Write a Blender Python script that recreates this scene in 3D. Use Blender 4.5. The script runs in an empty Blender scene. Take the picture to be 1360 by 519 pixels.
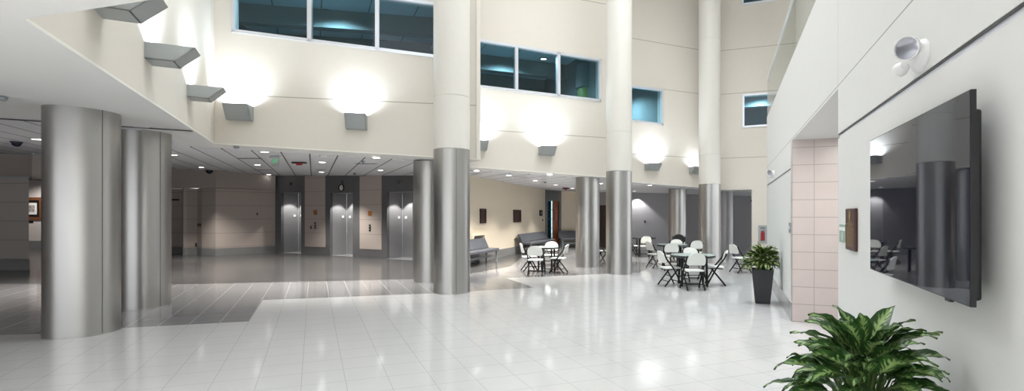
import bpy, bmesh, math, random
from mathutils import Vector, Matrix
random.seed(7)
sc = bpy.context.scene
COL = sc.collection
PI = math.pi
# ---------------------------------------------------------------- survey of the place
K, F, CX, CY = 1.72, 660.0, 735.0, 284.0          # eye height, focal length (px), principal point
def fl(u, v):
    d = K*F/(v-CY); return Vector(((u-CX)/F*d, d))
C0, C1s = 2.945, -0.04                             # suspended ceiling plane  z = C0 + C1s*x
def zc(x): return C0 + C1s*x
def ceil_pt(u, v):
    d = (C0-K)/((CY-v)/F - C1s*(u-CX)/F); return Vector(((u-CX)/F*d, d))
def at(u, v, d): return Vector(((u-CX)/F*d, d, K+(CY-v)/F*d))
TH = math.radians(19.21); cT, sT = math.cos(TH), math.sin(TH)
def rp(X, Y, z=None):                              # frame of the right-hand wall
    v = (X*cT+Y*sT, -X*sT+Y*cT)
    return Vector(v) if z is None else Vector((v[0], v[1], z))
class Plane:
    def __init__(s, a, b):
        s.a, s.b = Vector(a[:2]), Vector(b[:2]); s.t = (s.b-s.a).normalized()
        s.n = Vector((s.t.y, -s.t.x)); s.rot = math.atan2(s.t.y, s.t.x)
    def hit(s, u, v=None):
        k = (u-CX)/F; d = s.a.dot(s.n)/(k*s.n.x+s.n.y)
        return Vector((k*d, d)) if v is None else Vector((k*d, d, K+(CY-v)/F*d))
    def meet(s, p, d):                             # line p + r d meets the plane
        r = (s.a-p).dot(s.n)/d.dot(s.n); return p+d*r
def v3(p, z): return Vector((p[0], p[1], z))
# ---------------------------------------------------------------- materials
def mat(name, color, rough=0.6, metal=0.0, spec=0.5, noise=0.0, nscale=8.0, coat=0.0, bump=0.0):
    m = bpy.data.materials.new(name); m.use_nodes = True
    nt = m.node_tree; b = nt.nodes['Principled BSDF']
    b.inputs['Base Color'].default_value = (*color, 1); b.inputs['Roughness'].default_value = rough
    b.inputs['Metallic'].default_value = metal; b.inputs['Specular IOR Level'].default_value = spec
    if coat: b.inputs['Coat Weight'].default_value = coat; b.inputs['Coat Roughness'].default_value = .05
    tc = nt.nodes.new('ShaderNodeTexCoord'); n = nt.nodes.new('ShaderNodeTexNoise')
    n.inputs['Scale'].default_value = nscale; n.inputs['Detail'].default_value = 3
    nt.links.new(tc.outputs['Object'], n.inputs['Vector'])
    mx = nt.nodes.new('ShaderNodeMix'); mx.data_type = 'RGBA'
    a = max(noise, .015)
    mx.inputs['A'].default_value = tuple(c*(1-a) for c in color)+(1,)
    mx.inputs['B'].default_value = tuple(min(1, c*(1+a)) for c in color)+(1,)
    nt.links.new(n.outputs['Fac'], mx.inputs['Factor']); nt.links.new(mx.outputs['Result'], b.inputs['Base Color'])
    if bump:
        bp = nt.nodes.new('ShaderNodeBump'); bp.inputs['Strength'].default_value = bump; bp.inputs['Distance'].default_value = .01
        nt.links.new(n.outputs['Fac'], bp.inputs['Height']); nt.links.new(bp.outputs['Normal'], b.inputs['Normal'])
    m['col_socket'] = mx.name
    return m
def joints(m, planes, jcol):
    """thin joint lines: planes = (normal, offset, half width, period or None); lines where |n.p - offset| (mod period) < hw"""
    nt = m.node_tree; b = nt.nodes['Principled BSDF']; L = nt.links
    geo = nt.nodes.new('ShaderNodeNewGeometry'); acc = None
    def M(op, a, c=None, d=None):
        x = nt.nodes.new('ShaderNodeMath'); x.operation = op
        for i, q in enumerate((a, c, d)):
            if q is None: continue
            if isinstance(q, (int, float)): x.inputs[i].default_value = q
            else: L.new(q, x.inputs[i])
        return x.outputs[0]
    for n, off, hw, per in planes:
        dt = nt.nodes.new('ShaderNodeVectorMath'); dt.operation = 'DOT_PRODUCT'
        L.new(geo.outputs['Position'], dt.inputs[0]); dt.inputs[1].default_value = n
        s = M('SUBTRACT', dt.outputs['Value'], off)
        if per: s = M('PINGPONG', s, per/2)
        f = M('LESS_THAN', M('ABSOLUTE', s), hw)
        acc = f if acc is None else M('MAXIMUM', acc, f)
    mx = nt.nodes.new('ShaderNodeMix'); mx.data_type = 'RGBA'
    L.new(acc, mx.inputs['Factor']); L.new(nt.nodes[m['col_socket']].outputs['Result'], mx.inputs['A'])
    mx.inputs['B'].default_value = (*jcol, 1); L.new(mx.outputs['Result'], b.inputs['Base Color'])
    return m
def emit(name, col, s):
    m = bpy.data.materials.new(name); m.use_nodes = True; b = m.node_tree.nodes['Principled BSDF']
    b.inputs['Base Color'].default_value = (*col, 1); b.inputs['Emission Color'].default_value = (*col, 1)
    b.inputs['Emission Strength'].default_value = s; return m
def glass(name, tint, refl=.1):
    m = bpy.data.materials.new(name); m.use_nodes = True; nt = m.node_tree; nt.nodes.clear()
    o = nt.nodes.new('ShaderNodeOutputMaterial'); t = nt.nodes.new('ShaderNodeBsdfTransparent'); g = nt.nodes.new('ShaderNodeBsdfGlossy')
    t.inputs['Color'].default_value = (*tint, 1); g.inputs['Roughness'].default_value = .02
    x = nt.nodes.new('ShaderNodeMixShader'); fr = nt.nodes.new('ShaderNodeFresnel'); fr.inputs['IOR'].default_value = 1.45
    ad = nt.nodes.new('ShaderNodeMath'); ad.operation = 'ADD'; ad.inputs[1].default_value = refl; ad.use_clamp = True
    gn = nt.nodes.new('ShaderNodeNewGeometry'); fm = nt.nodes.new('ShaderNodeMath'); fm.operation = 'SUBTRACT'; fm.inputs[0].default_value = 1
    nt.links.new(gn.outputs['Backfacing'], fm.inputs[1]); mu = nt.nodes.new('ShaderNodeMath'); mu.operation = 'MULTIPLY'
    nt.links.new(fr.outputs[0], ad.inputs[0]); nt.links.new(ad.outputs[0], mu.inputs[0]); nt.links.new(fm.outputs[0], mu.inputs[1]); nt.links.new(mu.outputs[0], x.inputs['Fac'])
    nt.links.new(t.outputs[0], x.inputs[1]); nt.links.new(g.outputs[0], x.inputs[2]); nt.links.new(x.outputs[0], o.inputs['Surface'])
    return m
def steel(name, col, rough, metal=1.0):
    m = mat(name, col, rough, metal, noise=.03, nscale=2)
    nt = m.node_tree; b = nt.nodes['Principled BSDF']
    return m
# wall plans (needed for joint heights)
E0 = ceil_pt(32, 25.7); E1 = ceil_pt(285, 191); E2 = ceil_pt(638, 212.3)
S1 = Plane(E1, E2)
S2 = Plane(ceil_pt(640, 223.0), ceil_pt(803, 235.0))
S3 = Plane(ceil_pt(840, 242.0), ceil_pt(928, 248.5))
SA = Plane(E0, E1)
Ad = Vector((-.435, .900)); Xd = Vector((cT, -sT)); Rd = Vector((sT, cT))
E3 = S2.meet(E2, Ad); E4 = S2.hit(838.5); E5 = S3.meet(E4, Ad); E6 = S3.hit(951)
SB = Plane(E6, E6+Xd*3)                             # back wall, square to the right-hand wall
RX = .995                                           # right-hand wall plane X in its own frame
RW = Plane(rp(RX, 14), rp(RX, 2))
def zs(pl, u, v): return pl.hit(u, v).z
cream = (.70, .66, .59)
M = {}
M['cream'] = mat('painted cream wall', cream, .65, noise=.02)
JC = (.42, .39, .33)
Z = Vector((0, 0, 1))
def zj(pl, *uv): return [(Z, zs(pl, u, v), .012, None) for u, v in uv]
M['cream1'] = joints(mat('cream wall panels by the lobby', cream, .65, noise=.02), zj(S1, (460, 132.5)), JC)
M['cream2'] = joints(mat('cream wall panels by the benches', cream, .65, noise=.02), zj(S2, (730, 178), (730, -8)), JC)
M['cream3'] = joints(mat('cream wall panels in the corner', cream, .65, noise=.02), zj(S3, (905, 121.5), (905, 62), (905, 208.3)), JC)
M['cream4'] = joints(mat('cream wall panels at the back', cream, .65, noise=.02), zj(SB, (980, 65), (975, 124), (980, 209.3)), JC)
white = (.74, .745, .73)
Yl = rp(RX, 0).to_3d()
def ry(u): return RW.hit(u).dot(Rd)
M['rwall'] = joints(mat('off-white wall panels on the right', white, .55, noise=.015),
                    [(Z, 2.93, .005, None), (Rd.to_3d(), ry(1113), .004, None)], (.33, .33, .31))
M['plaster'] = mat('plaster soffit', (.74, .74, .73), .8, noise=.015)
M['strip'] = mat('pale metal reveal', (.78, .8, .86), .35, .3)
M['ltrim'] = mat('light lip trim', (.8, .79, .72), .5)
M['grey'] = joints(mat('grey stone cladding', (.125, .125, .13), .35, noise=.12, nscale=5), [(Z, 2.62, .008, None)], (.1, .1, .1))
M['greywall'] = mat('grey painted wall', (.32, .32, .34), .5, noise=.03)
M['base'] = mat('grey stone skirting', (.22, .22, .22), .3, noise=.1, nscale=7)
M['rbase'] = mat('veined grey marble skirting', (.42, .42, .41), .2, noise=.3, nscale=3.5)
beige = (.45, .39, .355)
M['beige'] = joints(mat('pinkish beige wall panels', beige, .5, noise=.03), [(Z, .34, .01, .58)], (.3, .26, .235))
M['beige2'] = mat('beige wall by the benches', (.74, .66, .53), .6, noise=.02)
M['header'] = mat('taupe bulkhead', (.36, .31, .285), .6, noise=.03)
M['pink'] = joints(mat('pale pink stone tile', (.63, .555, .53), .3, noise=.06, nscale=4),
                   [(Z, .284, .006, .277), (Xd.to_3d(), None, .005, .36)][:1] + [(Xd.to_3d(), RX+.31, .005, .345)], (.42, .38, .36))
Np = Vector((.900, .435, 0))                        # across the floor and ceiling rows
def tilefloor(name, c, jc, hw, rough, dirs, spec=.5):
    m = mat(name, c, rough, 0, spec, noise=.03, nscale=1.3)
    return joints(m, dirs, jc)
P0 = fl(399.5, 519)
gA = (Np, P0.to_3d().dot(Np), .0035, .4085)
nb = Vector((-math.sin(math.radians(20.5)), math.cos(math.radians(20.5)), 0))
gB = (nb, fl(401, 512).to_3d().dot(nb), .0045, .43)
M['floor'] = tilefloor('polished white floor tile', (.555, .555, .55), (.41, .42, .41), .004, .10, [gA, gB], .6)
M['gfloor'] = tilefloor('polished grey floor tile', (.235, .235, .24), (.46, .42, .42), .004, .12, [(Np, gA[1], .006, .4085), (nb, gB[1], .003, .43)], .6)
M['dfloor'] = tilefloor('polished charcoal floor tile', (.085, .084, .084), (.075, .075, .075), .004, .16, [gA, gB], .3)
nBn = Vector((-.435, .900, 0))
M['ceil'] = joints(mat('white ceiling panels', (.66, .67, .70), .8, noise=.02),
                   [(Np, ceil_pt(411.6, 206.9).to_3d().dot(Np), .018, .618)], (.12, .12, .12))
M['steel'] = steel('brushed stainless cladding', (.42, .415, .405), .34)
M['dsteel'] = steel('brushed elevator steel', (.34, .34, .35), .42, .45)
M['seam'] = mat('dark seam', (.06, .06, .06), .5)
M['shaft'] = mat('painted column shaft', (.69, .67, .62), .5, noise=.015)
M['alu'] = mat('silver window frame', (.72, .75, .8), .3, .5)
M['fixture'] = mat('grey metal light fixture', (.36, .385, .385), .45, .3)
M['lampin'] = emit('lit uplight lamp', (1, .98, .95), 6)
M['down'] = emit('lit downlight lens', (1, .98, .95), 9)
M['trimw'] = mat('white enamel trim', (.8, .8, .8), .4)
M['black'] = mat('black enamel', (.009, .009, .010), .5, spec=.25)
M['chairw'] = mat('white moulded plastic', (.88, .9, .86), .4, noise=.02)
M['ttop'] = mat('pale green laminate', (.42, .52, .48), .18, noise=.03)
M['tdark'] = mat('dark laminate', (.05, .055, .06), .25)
M['bench'] = mat('slate blue vinyl', (.085, .093, .11), .45, noise=.1)
M['benchf'] = mat('grey bench frame', (.30, .33, .35), .35, .3)
M['pot'] = mat('charcoal planter', (.028, .028, .033), .45)
M['soil'] = mat('potting soil', (.03, .02, .012), .9, noise=.4, nscale=60, bump=.6)
M['stem'] = mat('plant stem', (.10, .17, .04), .5, noise=.2)
M['tvblack'] = mat('black plastic', (.01, .01, .012), .35)
M['screen'] = mat('dark glass screen', (.004, .005, .012), .02, 0, .55)
M['screen'].node_tree.nodes['Principled BSDF'].inputs['Specular Tint'].default_value = (.6, .74, 1.0, 1)
M['wood'] = mat('reddish brown wood', (.30, .09, .03), .4, noise=.25, nscale=6)
M['dwood'] = mat('dark brown wood', (.035, .02, .015), .4, noise=.2, nscale=6)
M['frame'] = mat('brown picture frame', (.15, .06, .025), .7, spec=.15, noise=.2, nscale=9)
M['paper'] = mat('white picture mount', (.75, .74, .72), .7)
M['plaque'] = mat('dark bronze plaque', (.07, .028, .022), .35, .3)
M['gold'] = mat('gilt lettering', (.42, .27, .09), .4, .5)
M['orange'] = mat('amber notice', (.33, .13, .02), .5, noise=.2, nscale=30)
M['red'] = mat('red enamel', (.5, .02, .03), .35)
M['green'] = emit('lit green letters', (.1, .8, .35), .25)
M['signg'] = mat('sage green sign', (.32, .42, .34), .5)
M['glassd'] = glass('tinted window glass', (.62, .78, .82), .0)
M['glassc'] = glass('clear guard glass', (.93, .97, .95), .02)
M['glassp'] = glass('cabinet glass', (.9, .93, .93), .02)
M['lens'] = mat('clear lamp lens', (.55, .58, .66), .08, .7)
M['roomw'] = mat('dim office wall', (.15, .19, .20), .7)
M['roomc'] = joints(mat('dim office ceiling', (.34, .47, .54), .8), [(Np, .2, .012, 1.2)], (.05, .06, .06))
M['gcol'] = mat('column with green light in colour', (.20, .30, .10), .4)  # green light falling on the column is put into its base colour
# ---------------------------------------------------------------- geometry helpers
def link(name, bm, m, parent=None, smooth=False, kind=None):
    bmesh.ops.recalc_face_normals(bm, faces=bm.faces)
    me = bpy.data.meshes.new(name); bm.to_mesh(me); bm.free()
    if smooth:
        for p in me.polygons: p.use_smooth = True
        me.set_sharp_from_angle(angle=math.radians(38))
    me.materials.append(m)
    o = bpy.data.objects.new(name, me); COL.objects.link(o)
    if parent: o.parent = parent
    if kind: o['kind'] = kind
    return o
def box(bm, x0, x1, y0, y1, z0, z1, bev=0.0):
    r = bmesh.ops.create_cube(bm, size=1.0)
    for v in r['verts']:
        v.co = Vector(((x0+x1)/2+v.co.x*(x1-x0), (y0+y1)/2+v.co.y*(y1-y0), (z0+z1)/2+v.co.z*(z1-z0)))
    if bev:
        es = list({e for v in r['verts'] for e in v.link_edges})
        bmesh.ops.bevel(bm, geom=es, offset=bev, segments=2, affect='EDGES', profile=.5)
    return r['verts']
def bx(*a, bev=0.0):
    bm = bmesh.new(); box(bm, *a, bev=bev); return bm
def boxes(lst, bev=0.0):
    bm = bmesh.new()
    for a in lst: box(bm, *a, bev=bev)
    return bm
def prism(bm, pts, off):                            # planar 3D polygon pushed along off
    vs = [bm.verts.new(p) for p in pts]; ws = [bm.verts.new(p+off) for p in pts]
    n = len(pts); bm.faces.new(vs); bm.faces.new(ws[::-1])
    for i in range(n): bm.faces.new((vs[i], ws[i], ws[(i+1) % n], vs[(i+1) % n]))
def lathe(bm, prof, seg=32, c=(0, 0, 0)):           # prof: (r, z)
    rings = []
    for r, z in prof:
        if r < 1e-6: rings.append([bm.verts.new((c[0], c[1], c[2]+z))])
        else: rings.append([bm.verts.new((c[0]+r*math.cos(2*PI*i/seg), c[1]+r*math.sin(2*PI*i/seg), c[2]+z)) for i in range(seg)])
    for a, b in zip(rings, rings[1:]):
        for i in range(seg):
            j = (i+1) % seg
            if len(a) == 1 and len(b) == 1: continue
            if len(a) == 1: bm.faces.new((a[0], b[i], b[j]))
            elif len(b) == 1: bm.faces.new((a[i], b[0], a[j]))
            else: bm.faces.new((a[i], b[i], b[j], a[j]))
def tube(bm, pts, r, seg=8):
    pts = [Vector(p) for p in pts]; rings = []
    for i, p in enumerate(pts):
        d = (pts[min(i+1, len(pts)-1)]-pts[max(i-1, 0)]).normalized()
        a = d.cross(Vector((0, 0, 1)) if abs(d.z) < .95 else Vector((1, 0, 0))).normalized(); b = d.cross(a)
        rr = r[i] if isinstance(r, (list, tuple)) else r
        rings.append([bm.verts.new(p+a*rr*math.cos(2*PI*k/seg)+b*rr*math.sin(2*PI*k/seg)) for k in range(seg)])
    for a, b in zip(rings, rings[1:]):
        for k in range(seg): bm.faces.new((a[k], a[(k+1) % seg], b[(k+1) % seg], b[k]))
    bm.faces.new(rings[0][::-1]); bm.faces.new(rings[-1])
def tb(pts, r, seg=8):
    bm = bmesh.new(); tube(bm, pts, r, seg); return bm
def fill(bm, loops):                                # polygon with holes
    es = []
    for lp in loops:
        vs = [bm.verts.new(p) for p in lp]
        es += [bm.edges.new((vs[i], vs[(i+1) % len(vs)])) for i in range(len(vs))]
    bmesh.ops.triangle_fill(bm, use_beauty=True, use_dissolve=False, edges=es)
def wall(name, outer, holes, off, m, parent=None, kind='structure'):
    bm = bmesh.new(); fill(bm, [outer]+holes)
    bmesh.ops.recalc_face_normals(bm, faces=bm.faces)
    r = bmesh.ops.extrude_face_region(bm, geom=bm.faces[:])
    bmesh.ops.translate(bm, verts=[g for g in r['geom'] if isinstance(g, bmesh.types.BMVert)], vec=off)
    if kind and parent is None: return link(name, bm, m, None, kind=kind)
    return link(name, bm, m, parent)
def thing(name, label, cat, loc=(0, 0, 0), rz=0, group=None):
    o = bpy.data.objects.new(name, None); o.empty_display_size = .1; COL.objects.link(o)
    o.location = loc; o.rotation_euler = (0, 0, rz); o['label'] = label; o['category'] = cat
    if group: o['group'] = group
    return o
def tag(o, label, cat, group=None):
    o['label'] = label; o['category'] = cat
    if group: o['group'] = group
    return o
def copy_tree(o, parent=None):
    c = o.copy(); COL.objects.link(c)
    if parent: c.parent = parent
    for ch in list(o.children): copy_tree(ch, c)
    return c
def light(name, kind, loc, energy, parent=None, color=(1, .97, .93), rot=(0, 0, 0), **kw):
    l = bpy.data.lights.new(name, kind); l.energy = energy; l.color = color
    for k, v in kw.items(): setattr(l, k, v)
    o = bpy.data.objects.new(name, l); COL.objects.link(o); o.location = loc; o.rotation_euler = rot
    if parent: o.parent = parent
    return o
ZT = 12.5
# ---------------------------------------------------------------- floor
def flat(name, pts, z, m, th=.2):
    bm = bmesh.new(); fill(bm, [[v3(p, z) for p in pts]])
    r = bmesh.ops.extrude_face_region(bm, geom=bm.faces[:])
    bmesh.ops.translate(bm, verts=[g for g in r['geom'] if isinstance(g, bmesh.types.BMVert)], vec=(0, 0, -th))
    return link(name, bm, m, None, kind='structure')
b1 = [fl(u, v) for u, v in ((-330, 456), (58, 442.8), (160, 435.5), (331, 426.6), (349.3, 398.2), (576, 389.4), (711, 381.8), (672, 369.2), (820, 362.8), (850, 361.6))]
cL, cR = Vector((-40, -6)), Vector((16, -6))
far = [Vector((16, 45)), Vector((-40, 45))]
zb = [fl(u, v) for u, v in ((-300, 377), (0, 376.6), (230, 377.6), (480, 372.3), (590, 369.5))]
wz = [Vector((4.0, 36)), Vector((16, 45))]
g_end = fl(850, 361.6)
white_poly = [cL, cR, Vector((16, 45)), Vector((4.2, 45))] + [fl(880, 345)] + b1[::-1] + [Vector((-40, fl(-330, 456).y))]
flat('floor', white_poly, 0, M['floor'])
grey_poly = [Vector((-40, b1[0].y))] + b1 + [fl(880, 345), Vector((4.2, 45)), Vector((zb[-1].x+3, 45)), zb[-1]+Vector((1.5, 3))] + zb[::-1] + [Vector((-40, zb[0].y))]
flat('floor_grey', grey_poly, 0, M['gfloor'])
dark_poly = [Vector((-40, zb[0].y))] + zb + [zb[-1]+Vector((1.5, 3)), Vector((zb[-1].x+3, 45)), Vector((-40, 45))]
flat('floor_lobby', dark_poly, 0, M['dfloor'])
# ---------------------------------------------------------------- suspended ceiling with the atrium opening
E7 = E6+Xd*((RX+3.9)-E6.dot(Xd)); E8 = rp(RX+3.9, E0.dot(Rd))
outer = [Vector((-40, -6)), Vector((RX+1, -6)), Vector((16, -6)), Vector((16, 45)), Vector((-40, 45))]
hole = [E0, E1, E2, E3, E4, E5, E6, E7, E8]
bm = bmesh.new()
fill(bm, [[v3(p, zc(p.x)) for p in outer], [v3(p, zc(p.x)) for p in hole]])
r = bmesh.ops.extrude_face_region(bm, geom=bm.faces[:])
bmesh.ops.translate(bm, verts=[g for g in r['geom'] if isinstance(g, bmesh.types.BMVert)], vec=(0, 0, .02))
link('ceiling', bm, M['plaster'], None, kind='structure')
# panelled ceiling just below the slab in the lobby and bench bays
lip = .9
q1 = ceil_pt(259, 173.5); q0 = ceil_pt(0, 157); dq = (q1-q0).normalized()
def off(p, q, d):
    t = (q-p).normalized(); return Vector((-t.y, t.x))*d
i1, i2 = E1+off(E1, E2, lip), E2+off(E1, E2, lip)+Ad*.3
i3 = E3+off(E3, E4, lip)+Ad*0; i4 = E4+off(E3, E4, lip); i6 = E6+off(E5, E6, lip)
sa = (E1-E0).normalized()
tl = E0+sa*((q1-E0).dot(sa)) + Vector((-sa.y, sa.x))*.9
tiles = [q0-dq*22, q1-dq*.1, tl+sa*.2, i1-S1.t*.9+off(E1, E2, 0), i1, i2, i3, i4, i6, E6+Vector((6, 1.2)), Vector((15, 44)), Vector((-39, 44))]
bm = bmesh.new(); fill(bm, [[v3(p, zc(p.x)-.012) for p in tiles]])
r = bmesh.ops.extrude_face_region(bm, geom=bm.faces[:])
bmesh.ops.translate(bm, verts=[g for g in r['geom'] if isinstance(g, bmesh.types.BMVert)], vec=(0, 0, .014))
link('ceiling_panels', bm, M['ceil'], None, kind='structure')
bm = bmesh.new()
a, b = q0-dq*22, q1-dq*.05; nn = Vector((-dq.y, dq.x))*.035
prism(bm, [v3(a-nn, zc(a.x)-.016), v3(b-nn, zc(b.x)-.016), v3(b+nn, zc(b.x)-.016), v3(a+nn, zc(a.x)-.016)], Vector((0, 0, .012)))
link('trim_reveal', bm, M['seam'], None, kind='structure')
# ---------------------------------------------------------------- atrium walls and windows
def back(pl, d): return (-pl.n*d).to_3d()
winN = [0]
def window(pl, uv, mull, depth=5.0, room=True, lamp=None, inset=.10):
    """uv: outer frame corners TL, TR, BR, BL in picture pixels; returns the hole polygon on the wall plane"""
    winN[0] += 1
    TL, TR, BR, BL = [pl.hit(u, v) for u, v in uv]
    t = pl.t.to_3d(); fw = .07; inn = back(pl, 1)
    root = bpy.data.objects.new('window_%d' % winN[0], None); COL.objects.link(root); root['kind'] = 'structure'
    bm = bmesh.new()
    def bar(p, q, w, dirn):
        prism(bm, [p-inn*.03, q-inn*.03, q-inn*.03+dirn*w, p-inn*.03+dirn*w], inn*.16)
    bar(TL, TR, fw, -Z); bar(BL, BR, fw, Z); bar(TL, BL, fw, t); bar(TR, BR, fw, -t)
    link('window_frame', bm, M['alu'], root)
    ml = []
    for (u0, v0, u1, v1) in mull:
        p, q = pl.hit(u0, v0), pl.hit(u1, v1); bm = bmesh.new()
        bar(p-t*.045, q-t*.045, .09, t); link('mullion', bm, M['alu'], root); ml.append((p, q))
    edges = [(TL, BL)]+ml+[(TR, BR)]
    for (p, q), (r_, s) in zip(edges, edges[1:]):
        bm = bmesh.new(); o = inn*.06
        prism(bm, [p+o, r_+o, s+o, q+o], inn*.012); link('pane', bm, M['glassd'], root)
    if room:
        d = depth; lo = min(BL.z, BR.z)-1.6; hi = max(TL.z, TR.z)+.45
        a, b = TL-t*(1.5 if winN[0] == 1 else .25), TR+t*.06; a = a.xy.to_3d(); b = b.xy.to_3d(); o = inn*.35
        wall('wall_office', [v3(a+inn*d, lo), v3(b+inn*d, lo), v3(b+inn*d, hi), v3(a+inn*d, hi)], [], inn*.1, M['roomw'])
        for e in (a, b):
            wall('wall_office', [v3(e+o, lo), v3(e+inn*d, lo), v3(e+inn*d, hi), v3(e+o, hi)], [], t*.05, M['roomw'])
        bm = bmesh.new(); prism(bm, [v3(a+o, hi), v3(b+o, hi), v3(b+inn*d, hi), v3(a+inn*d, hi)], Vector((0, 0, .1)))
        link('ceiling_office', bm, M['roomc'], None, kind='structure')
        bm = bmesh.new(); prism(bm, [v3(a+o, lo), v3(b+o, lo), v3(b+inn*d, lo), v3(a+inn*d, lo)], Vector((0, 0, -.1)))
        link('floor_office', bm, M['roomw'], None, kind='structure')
        cen = (a+b)/2+inn*(d*.4)
        light('office_lamp', 'SPOT', (cen.x, cen.y, hi-.05), 950, None, (.8, .92, 1.0), spot_size=2.6, spot_blend=.7, shadow_soft_size=.1)
        for uu, vv, lab in (lamp or ()):
            dd = (hi-K)*F/(CY-vv); lt = thing('downlight', lab, 'ceiling light', ((uu-CX)/F*dd, dd, hi), 0, 'downlights behind the upper windows')
            bm = bmesh.new(); lathe(bm, [(0, -.004), (.11, -.004), (.11, .004), (0, .004)], 24); link('lens', bm, M['down'], lt)
            bm = bmesh.new(); lathe(bm, [(.11, .004), (.11, -.02), (.16, -.008), (.16, .004), (.11, .004)], 24); link('trim_ring', bm, M['tdark'], lt, True)
        # bulkhead inside
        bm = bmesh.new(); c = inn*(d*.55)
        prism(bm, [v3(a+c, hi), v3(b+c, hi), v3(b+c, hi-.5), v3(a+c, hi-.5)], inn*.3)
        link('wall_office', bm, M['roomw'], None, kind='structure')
    g = .02
    return [TL+t*g-Z*g, TR-t*g-Z*g, BR-t*g+Z*g, BL+t*g+Z*g], (TL, TR, BR, BL)
h1, w1 = window(S1, ((308, -34), (596, 6.0), (596, 79.2), (308, 42.8)), ((411, -20, 411, 55.8), (501, -7, 501, 67.2)), lamp=((434, 15, 'downlight seen through the middle pane of the long window at the upper left'), (510, 55, 'downlight low in the right pane of the long window at the upper left')))
h2, w2 = window(S2, ((606, 46.5), (798, 78.6), (798, 135.0), (606, 112.6)), ((686, 60, 686, 122), (742, 69.3, 742, 128.5)), lamp=((677, 92, 'downlight seen through the left pane of the three-pane window'), (722, 78, 'downlight seen through the middle pane of the three-pane window')))
h3, w3 = window(S3, ((826, 111), (880.5, 118.6), (880.5, 166.5), (826, 159.4)), ())
h4, w4 = window(SB, ((986, 125.2), (1052, 120.8), (1052, 165.2), (986, 169.8)), (), depth=4)
h5, w5 = window(SB, ((985, -60), (1056, -72), (1056, -2.5), (985, 7.3)), (), depth=4)
pq = S2.hit(781)+(-S2.n*1.6); pq = Vector(((781-CX)/F*pq.y, pq.y)); zq = S2.hit(781, 150).z
t_ = bpy.data.objects.new('column', None); COL.objects.link(t_); t_.location = (pq.x, pq.y, zq); t_['label'] = 'round column with green light in its colour, inside the office, seen through the three-pane window'; t_['category'] = 'column'
bm = bmesh.new(); lathe(bm, [(.36, -.4), (.36, 1.1)], 40); link('shaft', bm, M['gcol'], t_, True)
bm = bmesh.new(); lathe(bm, [(.36, 1.1), (.42, 1.12), (.42, 1.9), (.36, 1.9)], 40); link('capital', bm, M['roomw'], t_, True)
def quad(pl, a, b, z1=ZT):
    return [v3(a, zc(a[0])+.021), v3(b, zc(b[0])+.021), v3(b, z1), v3(a, z1)]
wall('wall_atrium_left', quad(SA, E0, E1), [], back(SA, .3), M['cream'])
wall('wall_lobby_side', quad(S1, E1, E2), [h1], back(S1, .3), M['cream1'])
wall('wall_step', quad(Plane(E3, E2), E2, E3), [], (-.1*Np.x, -.1*Np.y, 0), M['cream'])
wall('wall_bench_side', quad(S2, E3, E4), [h2], back(S2, .3), M['cream2'])
wall('wall_corner_step', quad(Plane(E5, E4), E4, E5), [], (-.1*Np.x, -.1*Np.y, 0), M['cream'])
wall('wall_corner', quad(S3, E5, E6), [h3], back(S3, .3), M['cream3'])
# back wall with the big opening to the rear hall
bz = min(zc(E6.x), zc(SB.hit(998.5).x))-.012; oj = SB.hit(998.5); oe = SB.hit(1130)
outl = [v3(E6, bz), v3(oj, bz), v3(oj, 0), v3(oe, 0), v3(oe, ZT), v3(E6, ZT)]
wall('wall_back', outl, [h4, h5], back(SB, .45), M['cream4'])
# lips along the soffit edge
def lipbar(name, a, b, h=.022):
    p = Plane(a, b); bm = bmesh.new()
    prism(bm, [v3(a, zc(a.x)-.004), v3(b, zc(b.x)-.004), v3(b, zc(b.x)+h), v3(a, zc(a.x)+h)], (p.n*.006).to_3d())
    link(name, bm, M['ltrim'], None, kind='structure')
lipbar('trim_1', E0, E1); lipbar('trim_2', E1, E2); lipbar('trim_3', E3, E4); lipbar('trim_4', E5, E6)
# upper side of the balcony over the viewer, and the roof
bm = bmesh.new(); a, b = E0, E8
prism(bm, [v3(a, zc(a.x)+.05), v3(b, zc(b.x)+.05), v3(b, 4.3), v3(a, 4.3)], (-Rd*.2).to_3d())
link('wall_balcony_front', bm, M['cream'], None, kind='structure')
# ---------------------------------------------------------------- right-hand wall
def rbox(bm, X0, X1, Y0, Y1, z0, z1):
    prism(bm, [rp(X0, Y0, z0), rp(X1, Y0, z0), rp(X1, Y1, z0), rp(X0, Y1, z0)], Vector((0, 0, z1-z0)))
yN, yF, yE = ry(1113), ry(1052.3), ry(1018.6)
zL = 1.72*(1+1.118/1.63); zT = 1.72*(1+2.39/1.63); zg0, zg1 = 2.43, 2.475
bm = bmesh.new()
rbox(bm, RX, RX+.35, -4, yN, 0, zg0); rbox(bm, RX+.03, RX+.35, -4, yN, zg0, zg1); rbox(bm, RX, RX+.35, -4, yN, zg1, zT)
rbox(bm, RX, RX+.35, yN, yF, zL, zT)
rbox(bm, RX, RX+.35, yF, yE, 0, zg0); rbox(bm, RX+.03, RX+.35, yF, yE, zg0, zg1); rbox(bm, RX, RX+.35, yF, yE, zg1, zT)
link('wall_right', bm, M['rwall'], None, kind='structure')
bm = bmesh.new()
for y0, y1 in ((-4, yN-.002), (yF, yE)):
    rbox(bm, RX+.012, RX+.029, y0, y1, zg0+.001, zg1-.012)
link('trim_5', bm, M['strip'], None, kind='structure')
bm = bmesh.new()
for y0, y1 in ((-4, yN-.002), (yF, yE)):
    rbox(bm, RX+.002, RX+.029, y0, y1, zg1-.012, zg1-.001)
link('trim_6', bm, M['seam'], None, kind='structure')  # dark strip painting the shaded underside of the groove's top edge
bm = bmesh.new(); rbox(bm, RX-.02, RX, -4, yN, 0, .30); rbox(bm, RX-.02, RX, yF, yE, 0, .30)
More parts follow.
